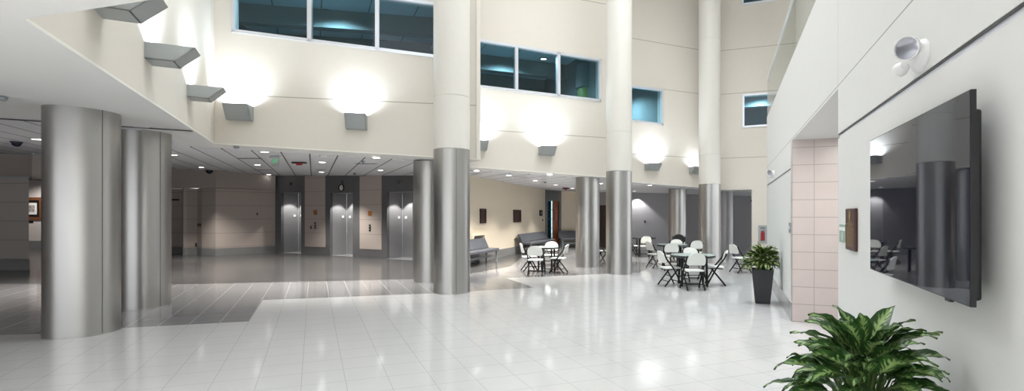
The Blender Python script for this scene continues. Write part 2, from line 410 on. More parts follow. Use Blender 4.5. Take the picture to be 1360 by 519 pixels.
link('baseboard_right', bm, M['rbase'], None, kind='structure')
bm = bmesh.new(); rbox(bm, RX+.0, RX+3, yF-.02, yF+.2, 0, zL); link('wall_alcove_far', bm, M['pink'], None, kind='structure')
bm = bmesh.new(); rbox(bm, RX+3, RX+3.2, yN-.6, yF, 0, zL); rbox(bm, RX+.35, RX+3, yN-.6, yN-.4, 0, zL); link('wall_alcove_side', bm, M['rwall'], None, kind='structure')
p = rp(RX+1.0, yF-1.4, zL-.03)
light('alcove_downlight', 'AREA', p, 42, None, (1, .97, .95), shape='DISK', size=.5)
bm = bmesh.new(); rbox(bm, RX+.35, RX+3.2, yN-.6, yF, zL, zL+.1); link('ceiling_alcove', bm, M['plaster'], None, kind='structure')
bm = bmesh.new(); rbox(bm, RX+.35, RX+4, -4, yE, zT-.35, zT-.05); link('floor_balcony', bm, M['plaster'], None, kind='structure')
bm = bmesh.new(); rbox(bm, RX+4, RX+4.2, -4, SB.a.dot(Rd), zT-.3, ZT); link('wall_balcony_far', bm, M['cream'], None, kind='structure')
# glass guard on top of the right-hand wall
g = thing('glass_balustrade', 'clear glass guard with slim rail along the top of the right-hand wall', 'balustrade', rp(RX+.02, yE, zT), math.atan2(-Rd.y, -Rd.x))
zG = 1.72*(1+3.3/1.63)-zT
seg = ry(1018.6)-ry(1072); L = yE+1
for x0, x1 in ((0.0, seg-.008), (seg+.008, 2*seg), (2*seg+.016, L)):
    link('glass_panel', bx(x0, x1, -.008, .008, 0, zG-.03), M['glassc'], g)
link('top_rail', bx(0, L, -.018, .018, zG-.03, zG), M['alu'], g)
# ---------------------------------------------------------------- columns
def column(u, base_v, w, ztop, shaft, label, su=None, r=None, joint=(), group=None, base_hidden=None, mtl='steel'):
    d = K*F/(base_v-CY); k = (u-CX)/F
    if r is None: r = .5*w*d/F/math.sqrt(1+k*k)/(1-.5*w/F)
    dc = d+r*.98
    loc = Vector((k*dc, dc))
    zt = ztop
    t = thing('column', label, 'column', (loc.x, loc.y, 0), 0, group)
    bm = bmesh.new(); lathe(bm, [(r+.004, 0.0), (r+.004, .012), (r, .014), (r, zt)], 72)
    if not shaft: pass
    link('steel_cladding', bm, M[mtl], t, True)
    if su is not None:
        kk = (su-CX)/F; dv = Vector((kk, 1)).normalized(); pr = loc.dot(dv); dist = pr-math.sqrt(max(0, r*r-(loc.length_squared-pr*pr)))
        s = dv*dist-loc; ang = math.atan2(s.y, s.x)
        bm = bmesh.new(); bmesh.ops.create_cube(bm, size=1)
        for v in bm.verts: v.co = Vector((r-.003+v.co.x*.012, v.co.y*.007, zt/2+v.co.z*(zt-.03)))
        bmesh.ops.rotate(bm, verts=bm.verts, cent=(0, 0, 0), matrix=Matrix.Rotation(ang, 3, 'Z'))
        link('seam', bm, M['seam'], t)
    if shaft:
        zz = [zt]+list(joint)+[ZT]
        for i, (a, b) in enumerate(zip(zz, zz[1:])):
            bm = bmesh.new(); lathe(bm, [(r-.012, a), (r-.001, a+.008), (r-.001, b-.008), (r-.012, b)], 72)
            link('painted_shaft', bm, M['shaft'], t, True)
    return loc, r
def zcol(u, v, base_v, r=.37):
    d = K*F/(base_v-CY); return K+(CY-v)/F*d
ca, ra = column(110, 450.5, 104, zcol(110, 138, 450.5)+.25, False, 'broad stainless steel column at the far left, nearest the camera', 136)
cb, rb = column(192.5, 411.5, 72, 3.28, False, 'stainless steel column just behind the leftmost broad column', 213)
column(600, 391, 48.5, zcol(600, 196.5, 391), True, 'tall column, white above steel, beside the elevator lobby', 606, joint=(zcol(600, 125, 391), zcol(600, 40, 391)-2+3.0))
column(570.5, 376, 43, 3.05, False, 'steel column half hidden behind the tall column by the elevators')
column(780.5, 355.5, 32, 2.93, False, 'short steel column under the soffit left of the middle tall column')
column(822, 364.8, 34.5, zcol(822, 226.5, 364.8), True, 'tall column, white above steel, in the middle of the hall', joint=(zcol(822, 174, 364.8),))
column(942.5, 349.5, 29.5, zcol(942.5, 244, 349.5), True, 'tall column, white above steel, farthest right by the back wall', joint=(zcol(942.5, 204, 349.5), zcol(942.5, 50, 349.5)))
column(900, 341.5, 24, 2.72, False, 'short steel column beyond the round tables, before the grey hall')
column(960.5, 340, 26, 2.72, False, 'darker steel column inside the rear opening', mtl='dsteel')
# ---------------------------------------------------------------- wall sconces
scN = [0]
def sconce(pl, u0, u1, v0, v1, label, energy=32, proj=.34, kb=.45):
    a, b = pl.hit(u0), pl.hit(u1); w = (b-a).length; uc = (u0+u1)/2
    zt_, zb_ = pl.hit(uc, v0).z, pl.hit(uc, v1).z; h = zt_-zb_; c = (a+b)/2
    t = thing('wall_sconce', label, 'wall light', (c.x, c.y, zb_), pl.rot, 'wedge uplights on the atrium walls')
    bm = bmesh.new(); th = .012
    prof = [(0, 0), (-proj*kb, 0), (-proj, h)]          # y, z : bottom, slanted front
    def sheet(p, q, x0, x1):
        n = Vector((0, q[1]-p[1], -(q[0]-p[0]))) if False else None
    # shell: bottom plate, slanted front plate, two cheeks
    prism(bm, [Vector((-w/2, 0, 0)), Vector((w/2, 0, 0)), Vector((w/2, -proj*kb, 0)), Vector((-w/2, -proj*kb, 0))], Vector((0, 0, th)))
    prism(bm, [Vector((-w/2, -proj*kb, 0)), Vector((w/2, -proj*kb, 0)), Vector((w/2, -proj, h)), Vector((-w/2, -proj, h))], Vector((0, th, 0)))
    for s in (-1, 1):
        x = s*w/2
        prism(bm, [Vector((x, 0, 0)), Vector((x, -proj*kb, 0)), Vector((x, -proj, h)), Vector((x, 0, h))], Vector((-s*th, 0, 0)))
    link('housing', bm, M['fixture'], t)
    link('lamp', bx(-w*.32, w*.32, -proj*.42, -proj*.28, h*.35, h*.5, bev=.01), M['lampin'], t)
    light('uplight', 'AREA', (0, -proj*.58, h*.72), energy*1.2, t, (.82, .90, 1.0), (PI-.12, 0, 0), shape='RECTANGLE', size=w*.75, size_y=proj*.36, spread=2.6)
    return t
pa, pb = SA.hit(191.6), SA.hit(247.7); step = pb-pa
ua = (pa-step); ua = CX+F*ua.x/ua.y
wS = (SA.hit(202.4)-pa)
def ufar(p): p = p+wS; return CX+F*p.x/p.y
def prj(u, uf):
    p = SA.hit(u); k = (uf-CX)/F; return (k*p.y-p.x)/(SA.n.x-k*SA.n.y)
pj = prj(191.6, 259.4)
zA = SA.hit(191.6, 54.7).z, SA.hit(191.6, 76.9).z
def vz(p, z): return CY-(z-K)*F/p.y
p0_ = SA.a+(pa-SA.a)*((.745*pa.y-SA.a.y)/(pa.y-SA.a.y))
for p, lab in ((p0_, 'grey wedge uplight cut by the top edge of the picture'), (pa, 'large grey wedge uplight on the left wall below the cropped one'), (pb, 'grey wedge uplight on the left wall nearest the lobby corner')):
    pm2 = p+wS*.5; d2 = 0 if p is not pb else SA.hit(247.7, 111.5).z-zA[0]
    sconce(SA, CX+F*p.x/p.y, ufar(p), vz(pm2, zA[0]+d2), vz(pm2, zA[1]+d2), lab, 32, pj, .58)
sconce(S1, 304, 337, 141.5, 160.5, 'grey wedge uplight just right of the lobby corner, below the long window', 32)
sconce(S1, 461, 488, 153.5, 172.5, 'grey wedge uplight in the middle of the wall over the elevators', 32)
sconce(S2, 630, 645, 188, 200, 'grey wedge uplight half hidden behind the tall column by the lobby', 32)
sconce(S2, 715, 734, 195, 206.5, 'grey wedge uplight under the three-pane window', 34)
sconce(S3, 856, 872, 217.5, 226.5, 'grey wedge uplight under the small square window', 32)
sconce(S3, 915, 929, 222, 230.5, 'grey wedge uplight partly behind the farthest tall column', 8)
# ---------------------------------------------------------------- elevator lobby
A0, A1 = fl(365.5, 335.2), fl(585, 347.6)
EV = Plane(A0, A1)
zt2 = lambda p: zc(p[0])+.05
def hole_uv(pl, u0, u1, v):
    a, b = pl.hit(u0), pl.hit(u1); z = pl.hit((u0+u1)/2, v).z
    return a, b, z
doors = [(373.5, 399.8, 255.5), (438.5, 468.5, 256), (514.0, 548.0, 254.5)]
W = EV; nW = W.n.to_3d()
p0, p1 = W.a, W.hit(598)
outl = [v3(p0, 0)]; 
for u0, u1, v in doors:
    a, b, z = hole_uv(W, u0, u1, v)
    outl += [v3(a, 0), v3(a, z), v3(b, z), v3(b, 0)]
outl += [v3(p1, 0), v3(p1, zt2(p1)), v3(p0, zt2(p0))]
wall('wall_lobby', outl, [], back(W, .12), M['grey'])
def loc_on(pl, u, v): return pl.hit(u, v)
RD = 1.0
for i, (u0, u1, v) in enumerate(doors):
    a, b, z = hole_uv(W, u0, u1, v); w = (b-a).length; c = (a+b)/2
    nm = ['left', 'middle', 'right'][i]
    root = bpy.data.objects.new('door_%d' % (i+1), None); COL.objects.link(root); root['kind'] = 'structure'
    root.location = (c.x, c.y, 0); root.rotation_euler = (0, 0, W.rot)
    D = w*.62
    for s in (-1, 1):
        link('jamb', bx(min(s*w/2, s*(w/2+.05)), max(s*w/2, s*(w/2+.05)), .121, D, 0, z), M['dsteel'], root)
    link('header', bx(-w/2-.05, w/2+.05, .121, D, z, z+.05), M['dsteel'], root)
    for s in (-1, 1):
        d_ = link('door_panel', bx(min(0, s*w/2)+.004, max(0, s*w/2)-.004, D, D+.04, .01, z), M['dsteel'], root)
    link('sill', bx(-w/2, w/2, .0, D, .0, .008), M['dsteel'], root)
    for sx in (-w/2+.03,):
        pass
    link('door_indicator', bx(-w*.5+.001, -w*.5+.02, D*.70, D*.70+.10, z*.60, z*.60+.10), M['trimw'], root)
    link('door_indicator', bx(-w*.5+.16, -w*.5+.26, D-.02, D, z*.60, z*.60+.10), M['trimw'], root)  # raised square standing in for the jamb indicator's reflection in the door
    # shallow pelmet hiding the lamps
    link('lamp_pelmet', bx(-w/2, w/2, D-.06, D-.03, z-.26, z-.24), M['dsteel'], root)
    light('door_downlight', 'SPOT', (-w*.18, D*.45, z-.02), 130, root, (1, .97, .92), (0, -.12, 0), spot_size=1.75, spot_blend=.25, shadow_soft_size=.03)
for i, (u0, u1, vb) in enumerate(((405.2, 432.2, 327.8), (478, 507, 331), (560.5, 590, 333.5))):
    a, b = W.hit(u0), W.hit(u1); z0 = W.hit((u0+u1)/2, vb).z; w = (b-a).length; c = (a+b)/2
    o = link('trim_%d' % (20+i), bx(-w/2, w/2, -.015, .0, z0, zc(c.x)-.02), M['beige'], None, kind='structure')
    o.location = (c.x, c.y, 0); o.rotation_euler = (0, 0, W.rot)
# small things on the elevator wall
def plate(name, label, cat, pl, u0, u1, v0, v1, m, th=.02, group=None, off=.0):
    a, b = pl.hit(u0), pl.hit(u1); uc = (u0+u1)/2; w = (b-a).length; c = (a+b)/2
    z1, z0 = pl.hit(uc, v0).z, pl.hit(uc, v1).z
    o = link(name, bx(-w/2, w/2, -th-off, -off, 0, z1-z0, bev=min(.006, th*.3)), m)
    o.location = (c.x, c.y, z0); o.rotation_euler = (0, 0, pl.rot)
    return tag(o, label, cat, group), w, z1-z0
plate('notice', 'amber notice on the beige panel between the left and middle elevators', 'notice', W, 417.1, 421.2, 279, 284.6, M['orange'], off=.015)
plate('notice', 'amber notice on the beige panel between the middle and right elevators', 'notice', W, 489.5, 494.2, 280, 286.3, M['orange'], off=.015)
o, w, h = plate('elevator_call_station', 'dark elevator call station below the amber notice, right panel', 'call panel', W, 490.6, 492.8, 298, 307, M['black'], off=.015)
for k in range(2): link('button', bx(-w*.22, w*.22, -.047, -.036, h*(.25+.4*k), h*(.25+.4*k)+w*.4), M['alu'], o)
for k, vv in enumerate((295, 298.3, 301.4)):
    plate('call_button', ['topmost', 'middle', 'lowest'][k]+' of three small dark call buttons between left and middle elevators', 'button', W, 418.2, 420, vv, vv+2.2, M['tvblack'], group='call buttons by the left elevators', off=.015)
plate('key_switch', 'small dark key switch left of the three call buttons', 'switch', W, 413, 414.4, 300, 303.8, M['tvblack'], off=.015)
def text(body, size, m, parent, loc, rot, name='lettering', ex=.004):
    cu = bpy.data.curves.new(name, 'FONT'); cu.body = body; cu.size = size; cu.extrude = ex; cu.align_x = 'CENTER'; cu.align_y = 'CENTER'
    cu.resolution_u = 3
    ob = bpy.data.objects.new(name, cu)
    dg = bpy.context.evaluated_depsgraph_get()
    COL.objects.link(ob); bpy.context.view_layer.update()
    me = bpy.data.meshes.new_from_object(ob.evaluated_get(bpy.context.evaluated_depsgraph_get()))
    bpy.data.objects.remove(ob); bpy.data.curves.remove(cu)
    o = bpy.data.objects.new(name, me); COL.objects.link(o); me.materials.clear(); me.materials.append(m)
    if parent: o.parent = parent
    o.location = loc; o.rotation_euler = rot; return o
def numeral(body, u, v, px, label):
    p = W.hit(u, v); d = p.y
    o = text(body, px/F*d*1.35, M['tvblack'], None, (p.x+nW.x*.006, p.y+nW.y*.006, p.z), (PI/2, 0, W.rot), 'elevator_number')
    tag(o, label, 'number')
numeral('37', 529.5, 242, 5.0, 'black elevator number on grey stone above the right elevator')
numeral('35', 454.8, 241.8, 4.2, 'black elevator number on grey stone just over the wall clock')
p = W.hit(386.5, 244); o = link('elevator_indicator', tb([(0, 0, 0), (0, -.03, 0)], .06, 20), M['tvblack'], None, True); o.location = p; o.rotation_euler = (0, 0, W.rot)
tag(o, 'round black indicator on grey stone above the left elevator', 'indicator')
p = W.hit(453.8, 249.3); ck = thing('wall_clock', 'round black-rimmed wall clock over the middle elevator', 'clock', p, W.rot)
bm = bmesh.new(); lathe(bm, [(.115, 0), (.15, 0), (.15, .035), (.14, .045), (.115, .035), (.115, 0)], 40); bmesh.ops.rotate(bm, verts=bm.verts, cent=(0, 0, 0), matrix=Matrix.Rotation(PI/2, 3, 'X')); link('rim', bm, M['black'], ck, True)
bm = bmesh.new(); lathe(bm, [(0, 0), (.118, 0), (.118, .015), (0, .015)], 40); bmesh.ops.rotate(bm, verts=bm.verts, cent=(0, 0, 0), matrix=Matrix.Rotation(PI/2, 3, 'X')); link('dial', bm, M['paper'], ck, True)
link('hand', bx(-.006, .006, -.02, -.016, -.01, .075), M['black'], ck); link('hand', bx(-.006, .05, -.02, -.016, -.007, .007), M['black'], ck)
# ---------------------------------------------------------------- left side of the lobby
def wallrun(name, pts, z0, z1, m, th=.12, ztop=None):
    """polyline of plan points left to right seen from the hall"""
    bm = bmesh.new()
    for a, b in zip(pts, pts[1:]):
        pl = Plane(a, b)
        prism(bm, [v3(a, z0), v3(b, z0), v3(b, z1 if z1 else zt2(b)), v3(a, z1 if z1 else zt2(a))], back(pl, th))
    return link(name, bm, m, None, kind='structure')
q = [fl(120, 336.5), fl(243, 336.5), fl(243.5, 338.6), fl(262, 337.6), fl(268, 338.7), fl(286.5, 339.4), fl(365.5, 335.2)]
HZ = 2.80
wallrun('wall_lobby_left', q, 0, HZ, M['beige'])
wallrun('baseboard_lobby_left', [p+Vector((.01, -.03)) for p in q], 0, .30, M['base'], .03)
hq = [fl(120, 340.3), fl(243, 340.3), fl(287, 340.3), fl(365.8, 335.9)]
wallrun('wall_lobby_bulkhead', hq, HZ-.02, None, M['header'], .4)
PL = Plane(q[5], q[6])
plate('fire_alarm', 'dark red pull station on the beige wall by the lobby recess', 'fire alarm', Plane(q[3], q[4]), 263.6, 267.4, 296.5, 300.5, mat('dark red enamel', (.10, .02, .02), .4), .05)
plate('wall_phone', 'small dark socket low on the beige recess wall', 'socket', Plane(q[2], q[3]), 259.2, 261, 322.5, 327.5, M['tvblack'], .03)
plate('wall_switch', 'small dark switch on the lit beige lobby wall', 'switch', PL, 340.6, 342.2, 282.5, 285.5, M['tvblack'], .03)
plate('wall_bracket', 'small dark bracket high on the wall beside the second steel column', 'bracket', Plane(q[0], q[1]), 230, 238.5, 264.3, 266.2, M['dwood'], .1)
# block wall at the far left, bulkhead over it, farther wall with picture
k0, k1 = fl(-260, 357), fl(38.3, 358.5)
zK = at(20, 236.5, k1.y).z
bm = bmesh.new(); prism(bm, [v3(p, 0) for p in (k0, k1, k1*1.035, k0*1.035)], Vector((0, 0, zK))); link('wall_left_block', bm, joints(mat('taupe panel wall', (.40, .365, .34), .5, noise=.03), [(Z, .34, .01, .58)], (.25, .23, .21)), None, kind='structure')
wallrun('baseboard_left_block', [k0+Vector((0, -.03)), k1+Vector((.03, -.03))], 0, .33, M['base'], .03)
bm = bmesh.new(); prism(bm, [v3(p, zK) for p in (k0*.997, k1*.997, k1*1.035, k0*1.035)], Vector((0, 0, .06))); link('trim_9', bm, M['fixture'], None, kind='structure')
wallrun('wall_left_bulkhead', [Vector((k0.x, k0.y+.5)), Vector((k1.x, k1.y+.5)), fl(70, 353)], zK+.0, None, M['header'], .3)
bm = bmesh.new(); box(bm, -29.7, -29.5, -6, 40, 0, 4); box(bm, -19.2, -19, -6, 9.5, 0, 4); link('wall_left_blocker', bm, M['header'], None, kind='structure')  # unseen walls added to keep bright world light off the columns
f0, f1 = fl(-30, 329.5), fl(120, 331)
wallrun('wall_left_far', [f0, f1], 0, None, mat('pale taupe wall', (.62, .57, .55), .6, noise=.02))
wallrun('baseboard_left_far', [f0+Vector((0, -.03)), f1+Vector((0, -.03))], 0, .40, M['base'], .03)
FP = Plane(f0, f1)
gl = FP.hit(62)-Vector((0, 1.6)); light('corridor_fill', 'SPOT', (gl.x, gl.y, zc(gl.x)-.1), 380, None, (1, .95, .9), spot_size=2.4, spot_blend=.6, shadow_soft_size=.1)  # added spot without a fixture, brightens the far left wall
def picture(pl, u0, u1, v0, v1, name, label, fm, fwf=.09):
    a, b = pl.hit(u0), pl.hit(u1); w = (b-a).length; c = (a+b)/2; uc = (u0+u1)/2
    z1, z0 = pl.hit(uc, v0).z, pl.hit(uc, v1).z; h = z1-z0
    t = thing(name, label, 'picture', (c.x, c.y, z0), pl.rot); f = fwf*w
    link('picture_frame', boxes([(-w/2, w/2, -.05, 0, 0, f), (-w/2, w/2, -.05, 0, h-f, h), (-w/2, -w/2+f, -.05, 0, f, h-f), (w/2-f, w/2, -.05, 0, f, h-f)]), fm, t)
    return t, w, h, f
t, w, h, f = picture(FP, 22, 57, 262, 292, 'framed_picture', 'brown-framed picture with white mount on the far left wall', M['frame'], .10)
link('dark_mount', bx(-w/2+f, w/2-f, -.02, -.004, f, h-f), M['tvblack'], t)
link('white_mount', bx(-w/2+2.1*f, w/2-2.1*f, -.026, -.02, 1.8*f, h-1.8*f), M['paper'], t)
pm = bpy.data.materials.new('mottled drawing'); pm.use_nodes = True
n = pm.node_tree.nodes.new('ShaderNodeTexVoronoi'); n.inputs['Scale'].default_value = 7; cr = pm.node_tree.nodes.new('ShaderNodeValToRGB')
cr.color_ramp.elements[0].color = (.03, .03, .03, 1); cr.color_ramp.elements[1].color = (.6, .55, .52, 1)
pm.node_tree.links.new(n.outputs['Distance'], cr.inputs[0]); pm.node_tree.links.new(cr.outputs[0], pm.node_tree.nodes['Principled BSDF'].inputs['Base Color'])
link('artwork', bx(-w/2+2.9*f, w/2-2.9*f, -.03, -.026, 2.6*f, h-2.6*f), pm, t)
plate('picture_label', 'small dark caption plate under the brown-framed picture', 'label', FP, 38, 44.5, 292.8, 296, M['tvblack'], .02)
# ---------------------------------------------------------------- bench bay
B0, B1 = fl(592, 356.5), fl(724, 328.6)
BW = Plane(B0, B1)
wallrun('wall_bench', [B0, B1], 0, None, M['beige2'])
wallrun('baseboard_bench', [B0+BW.n*.03, B1+BW.n*.03], 0, .31, M['base'], .03)
G0, G1, G2 = B1, fl(745.5, 328), fl(798, 327.2)
GP = Plane(G0, G1); ez = GP.hit(735, 266.5).z
a, b = GP.hit(727.5), GP.hit(742.6)
wall('wall_portal', [v3(G0, 0), v3(a, 0), v3(a, ez), v3(b, ez), v3(b, 0), v3(G1, 0), v3(G1, zt2(G1)), v3(G0, zt2(G0))], [], back(GP, .25), M['grey'])
d4 = bpy.data.objects.new('door_4', None); COL.objects.link(d4); d4['kind'] = 'structure'; d4.location = (b.x, b.y, 0); d4.rotation_euler = (0, 0, GP.rot)
ww = (b-a).length
link('door_leaf', bx(-ww*.52, 0, .1, .14, .01, ez), M['wood'], d4)
link('door_window', bx(-ww*.24, -ww*.14, .09, .105, ez*.55, ez*.72), M['glassp'], d4)
link('side_light', bx(-ww, -ww*.52, .1, .112, .01, ez), M['glassd'], d4)
link('display_shelf', boxes([(-ww, -ww*.52, .12, .3, ez*k, ez*k+.03) for k in (.2, .4, .6, .8)]), M['benchf'], d4)
link('display_back', bx(-ww*1.02, -ww*.5, .3, .32, 0, ez), mat('teal display backing', (.09, .135, .14), .5, noise=.3, nscale=4), d4)
wallrun('wall_bench_end', [G1, G2], 0, None, M['beige2'])
wallrun('baseboard_bench_end', [G1+Vector((0, -.03)), G2+Vector((0, -.03))], 0, .31, M['base'], .03)
h0, h1_, h2_ = fl(770, 330.5), fl(838, 332.5), fl(1040, 333.2)
wallrun('wall_rear', [fl(776, 327.5), fl(838, 330.5), h2_], 0, None, M['greywall'], .2)
RP = Plane(fl(776, 327.5), fl(838, 330.5)); RQ = Plane(fl(838, 330.5), h2_)
a, b = RP.hit(796), RP.hit(805.5); z1 = RP.hit(800, 272.5).z
d5 = bpy.data.objects.new('door_5', None); COL.objects.link(d5); d5['kind'] = 'structure'; d5.location = (a.x, a.y, 0); d5.rotation_euler = (0, 0, RP.rot)
ww = (b-a).length; link('door_leaf', bx(0, ww, -.05, -.01, 0, z1), M['dwood'], d5); link('door_window', bx(ww*.62, ww*.76, -.06, -.05, z1*.5, z1*.62), M['glassp'], d5)
plate('wall_switch', 'small dark switch on the grey rear wall below the light scallop', 'switch', RQ, 855.6, 857.6, 292.5, 296, M['tvblack'], .03)
t, w, h, f = picture(BW, 637, 644.5, 277, 296.3, 'wall_plaque', 'dark brown plaque on the bench wall, nearest the tall column', M['dwood'], .12)
link('plaque_face', bx(-w/2+f, w/2-f, -.03, 0, f, h-f), M['plaque'], t)
t, w, h, f = picture(BW, 681.5, 691, 278.5, 295, 'wall_plaque', 'dark brown plaque on the bench wall, second from the tall column', M['dwood'], .12)
link('plaque_face', bx(-w/2+f, w/2-f, -.03, 0, f, h-f), M['plaque'], t)
t, w, h, f = picture(BW, 716.2, 719.4, 279, 286.5, 'wall_sign', 'small black framed sign on the bench wall beside the grey portal', M['black'], .2)
link('sign_face', bx(-w/2+f, w/2-f, -.03, 0, f, h-f), M['benchf'], t)
plate('wall_switch', 'tiny dark switch under the small black framed sign', 'switch', BW, 720, 721, 291, 293, M['tvblack'], .03)
# low cream cabinet behind the first bench
c = BW.hit(633); t = thing('wall_cabinet', 'low cream open-front cabinet on the wall behind the nearest bench', 'cabinet', (c.x, c.y, .35), BW.rot)
wcab = (BW.hit(641)-BW.hit(622)).length
link('cabinet_frame', boxes([(-wcab/2, wcab/2, -.12, 0, .6, .68), (-wcab/2, -wcab/2+.14, -.12, 0, 0, .6), (wcab/2-.14, wcab/2, -.12, 0, 0, .6)]), M['beige2'], t)
link('cabinet_back', bx(-wcab/2+.14, wcab/2-.14, -.03, -.002, 0, .6), M['header'], t)
# benches
def bench(label, loc, rz, L, D=.6):
    t = thing('bench', label, 'bench', (loc.x, loc.y, 0), rz, 'slate vinyl benches along the walls')
    link('seat', bx(-L/2, L/2, -D, -.08, .40, .50, bev=.025), M['bench'], t)
    bm = bmesh.new(); prism(bm, [Vector((-L/2, -.20, .50)), Vector((-L/2, -.08, .47)), Vector((-L/2, .05, .83)), Vector((-L/2, -.03, .86))], Vector((L, 0, 0)))
    bmesh.ops.bevel(bm, geom=bm.edges[:], offset=.02, segments=2, affect='EDGES'); link('backrest', bm, M['bench'], t)
    for s in (-1, 1):
        x = s*(L/2-.12)
        for y in (-D+.06, -.14): link('leg', bx(x-.025, x+.025, y-.025, y+.025, 0, .40), M['benchf'], t)
    link('rail', bx(-L/2+.12, L/2-.12, -D/2-.06, -D/2+.02, .18, .26), M['benchf'], t)
    return t
def bpos(u, v): return fl(u, v)
p = BW.hit(636)+BW.n*.14-BW.t*1.05
bench('slate blue bench nearest the camera, half hidden behind the tall column', p+BW.n*.0, BW.rot, 2.4)
p = BW.hit(702)+BW.n*.16
bench('long slate grey bench along the wall behind the small round table', p, BW.rot, 3.6)
p = Plane(G1, G2).hit(762)-Vector((0, .2))
bench('slate bench by the wooden door, partly behind the short steel column', p, Plane(G1, G2).rot, 1.7)
# ---------------------------------------------------------------- folding chairs and tables
def rrect(w0, w1, y0, y1, r=.05, n=5, crown=0.0):
    """outline of a rounded trapezoid, w0 at y0 and w1 at y1; crown rounds the y1 end"""
    pts = []
    if crown:
        pts += [(-w0/2+r, y0), (w0/2-r, y0)]
        for i in range(1, n+1):
            a = -PI/2+PI/2*i/n; pts.append((w0/2-r+r*math.cos(a), y0+r+r*math.sin(a)))
        m = 14
        for i in range(m+1):
            a = PI*i/m; pts.append((w1/2*math.copysign(abs(math.cos(a))**.75, math.cos(a)), y1-crown+crown*math.sin(a)**.9))
        for i in range(0, n):
            a = PI+PI/2*i/n; pts.append((-w0/2+r+r*math.cos(a), y0+r+r*math.sin(a)))
        return pts
    for cx_, cy_, a0 in ((w0/2-r, y0+r, -PI/2), (w1/2-r, y1-r, 0), (-w1/2+r, y1-r, PI/2), (-w0/2+r, y0+r, PI)):
        for i in range(n+1):
            a = a0+PI/2*i/n; pts.append((cx_+r*math.cos(a), cy_+r*math.sin(a)))
    return pts
def sheet_from(pts, th, fn, bev=.006):
    bm = bmesh.new(); prism(bm, [Vector((x, y, 0)) for x, y in pts], Vector((0, 0, th)))
    for v in bm.verts: v.co = fn(v.co)
    return bm
def make_chair(mb, label, dark=False, padded=False):
    t = thing('folding_chair', label, 'chair'); pm_ = M['black'] if dark else M['chairw']; fm = M['black']
    link('seat', sheet_from(rrect(.42, .38, -.21, .20, .06), .028, lambda c: Vector((c.x, c.y, .425+c.z-.10*max(0, .12-abs(c.x))*.6))), pm_, t, True)
    def bk(c):                                     # x across, y up the back, z thickness
        up = c.y; y = -.185-.19*up - .05*(1-(c.x/.23)**2) ; return Vector((c.x, y-c.z, .565+up*.98))
    link('backrest', sheet_from(rrect(.42, .43, 0, .285, .05, crown=.20), .022, bk), pm_, t, True)
    for s in (-1, 1):
        x = s*.225
        link('leg', tb([(x*.96, -.25, .78), (x, -.20, .66), (x, -.02, .43), (x, .20, .012)], .019), fm, t, True)
        link('leg', tb([(s*.20, .10, .42), (s*.20, -.02, .28), (s*.20, -.235, .012)], .019), fm, t, True)
    link('crossbar', tb([(-.225, .15, .115), (.225, .15, .115)], .011), fm, t, True)
    for z in (.13, .25): link('crossbar', tb([(-.2, -.02-.215*(.28-z)/.268, z), (.2, -.02-.215*(.28-z)/.268, z)], .011), fm, t, True)
    link('seat_rail', boxes([(-.215, -.195, -.17, .16, .405, .425), (.195, .215, -.17, .16, .405, .425), (-.2, .2, .14, .16, .405, .425)]), fm, t)
    return t
proto = [None]
def place(u, d, face, label, group, black=False):
    """face: heading of the sitter in degrees, 0 = right in the hall plan, 90 = away from the camera"""
    if black: o = make_chair(None, label, True)
    elif proto[0] is None: proto[0] = o = make_chair(None, label)
    else: o = copy_tree(proto[0])
    o['label'] = label; o['group'] = group
    o.location = ((u-CX)/F*d, d, 0); o.rotation_euler = (0, 0, math.radians(face-90)); return o
def table(u, d, D, label, top, group='round folding tables'):
    t = thing('round_table', label, 'table', ((u-CX)/F*d, d, 0), random.uniform(-.3, .3), group); r = D/2
    bm = bmesh.new(); lathe(bm, [(0, .735), (r-.012, .735), (r-.006, .742), (0, .742)], 56); link('table_top', bm, M[top], t, True)
    bm = bmesh.new(); lathe(bm, [(0, .69), (r, .69), (r, .738), (r-.012, .738), (r-.012, .7345), (0, .7345)], 56); link('table_edge', bm, M['tdark'], t, True)
    for sx in (-1, 1):
        for sy in (-1, 1): link('leg', tb([(sx*r*.52, sy*r*.42, .70), (sx*r*.55, sy*r*.48, .012)], .027), M['black'], t, True)
        link('leg_brace', tb([(sx*r*.54, -r*.45, .22), (sx*r*.54, r*.45, .22)], .012), M['black'], t, True)
        link('fold_strut', tb([(0, 0, .69), (sx*r*.54, 0, .22)], .01), M['black'], t, True)
    return t
TA = table(920, 11.95, 1.06, 'near round table with pale green top, ringed by white chairs', 'ttop')
TB = table(893, 16.0, .98, 'round table with pale green top behind the nearest one', 'ttop')
TC = table(855.5, 20.6, .95, 'small dark round table far back against the grey wall', 'tdark')
TD = table(726, 14.8, .74, 'small round table with dark edge in front of the long bench', 'ttop')
TE = table(822, 17.6, .90, 'round table mostly hidden behind the middle tall column', 'tdark')
g1 = 'white chairs round the near table'; g2 = 'white chairs round the second table'; g3 = 'white chairs round the small bench-side table'
place(920, 11.35, 95, 'white folding chair seen from behind, nearest the camera at the near table', g1)
place(890.5, 11.9, 12, 'white folding chair at the left of the near table, facing right', g1)
place(949, 12.05, 168, 'white folding chair at the right of the near table, facing left', g1)
place(922.5, 12.75, -80, 'white folding chair on the far side of the near table, facing the camera', g1)
place(921.5, 16.7, 97, 'white folding chair right behind the near table, topmost of the overlapping backs', g2)
place(871, 15.9, 20, 'white folding chair leftmost at the second table, facing right', g2)
place(890.5, 15.2, 85, 'white folding chair with its back to the camera at the second table', g2)
place(899, 16.9, -100, 'white folding chair at the far side of the second table beside the black chair', g2)
place(903, 18.6, -95, 'black folding chair behind the second table', g2, black=True).scale = (1.05, 1.05, 1.12)
place(983.5, 14.55, 15, 'lone white folding chair near the potted plant by the back opening', 'stray white chairs')
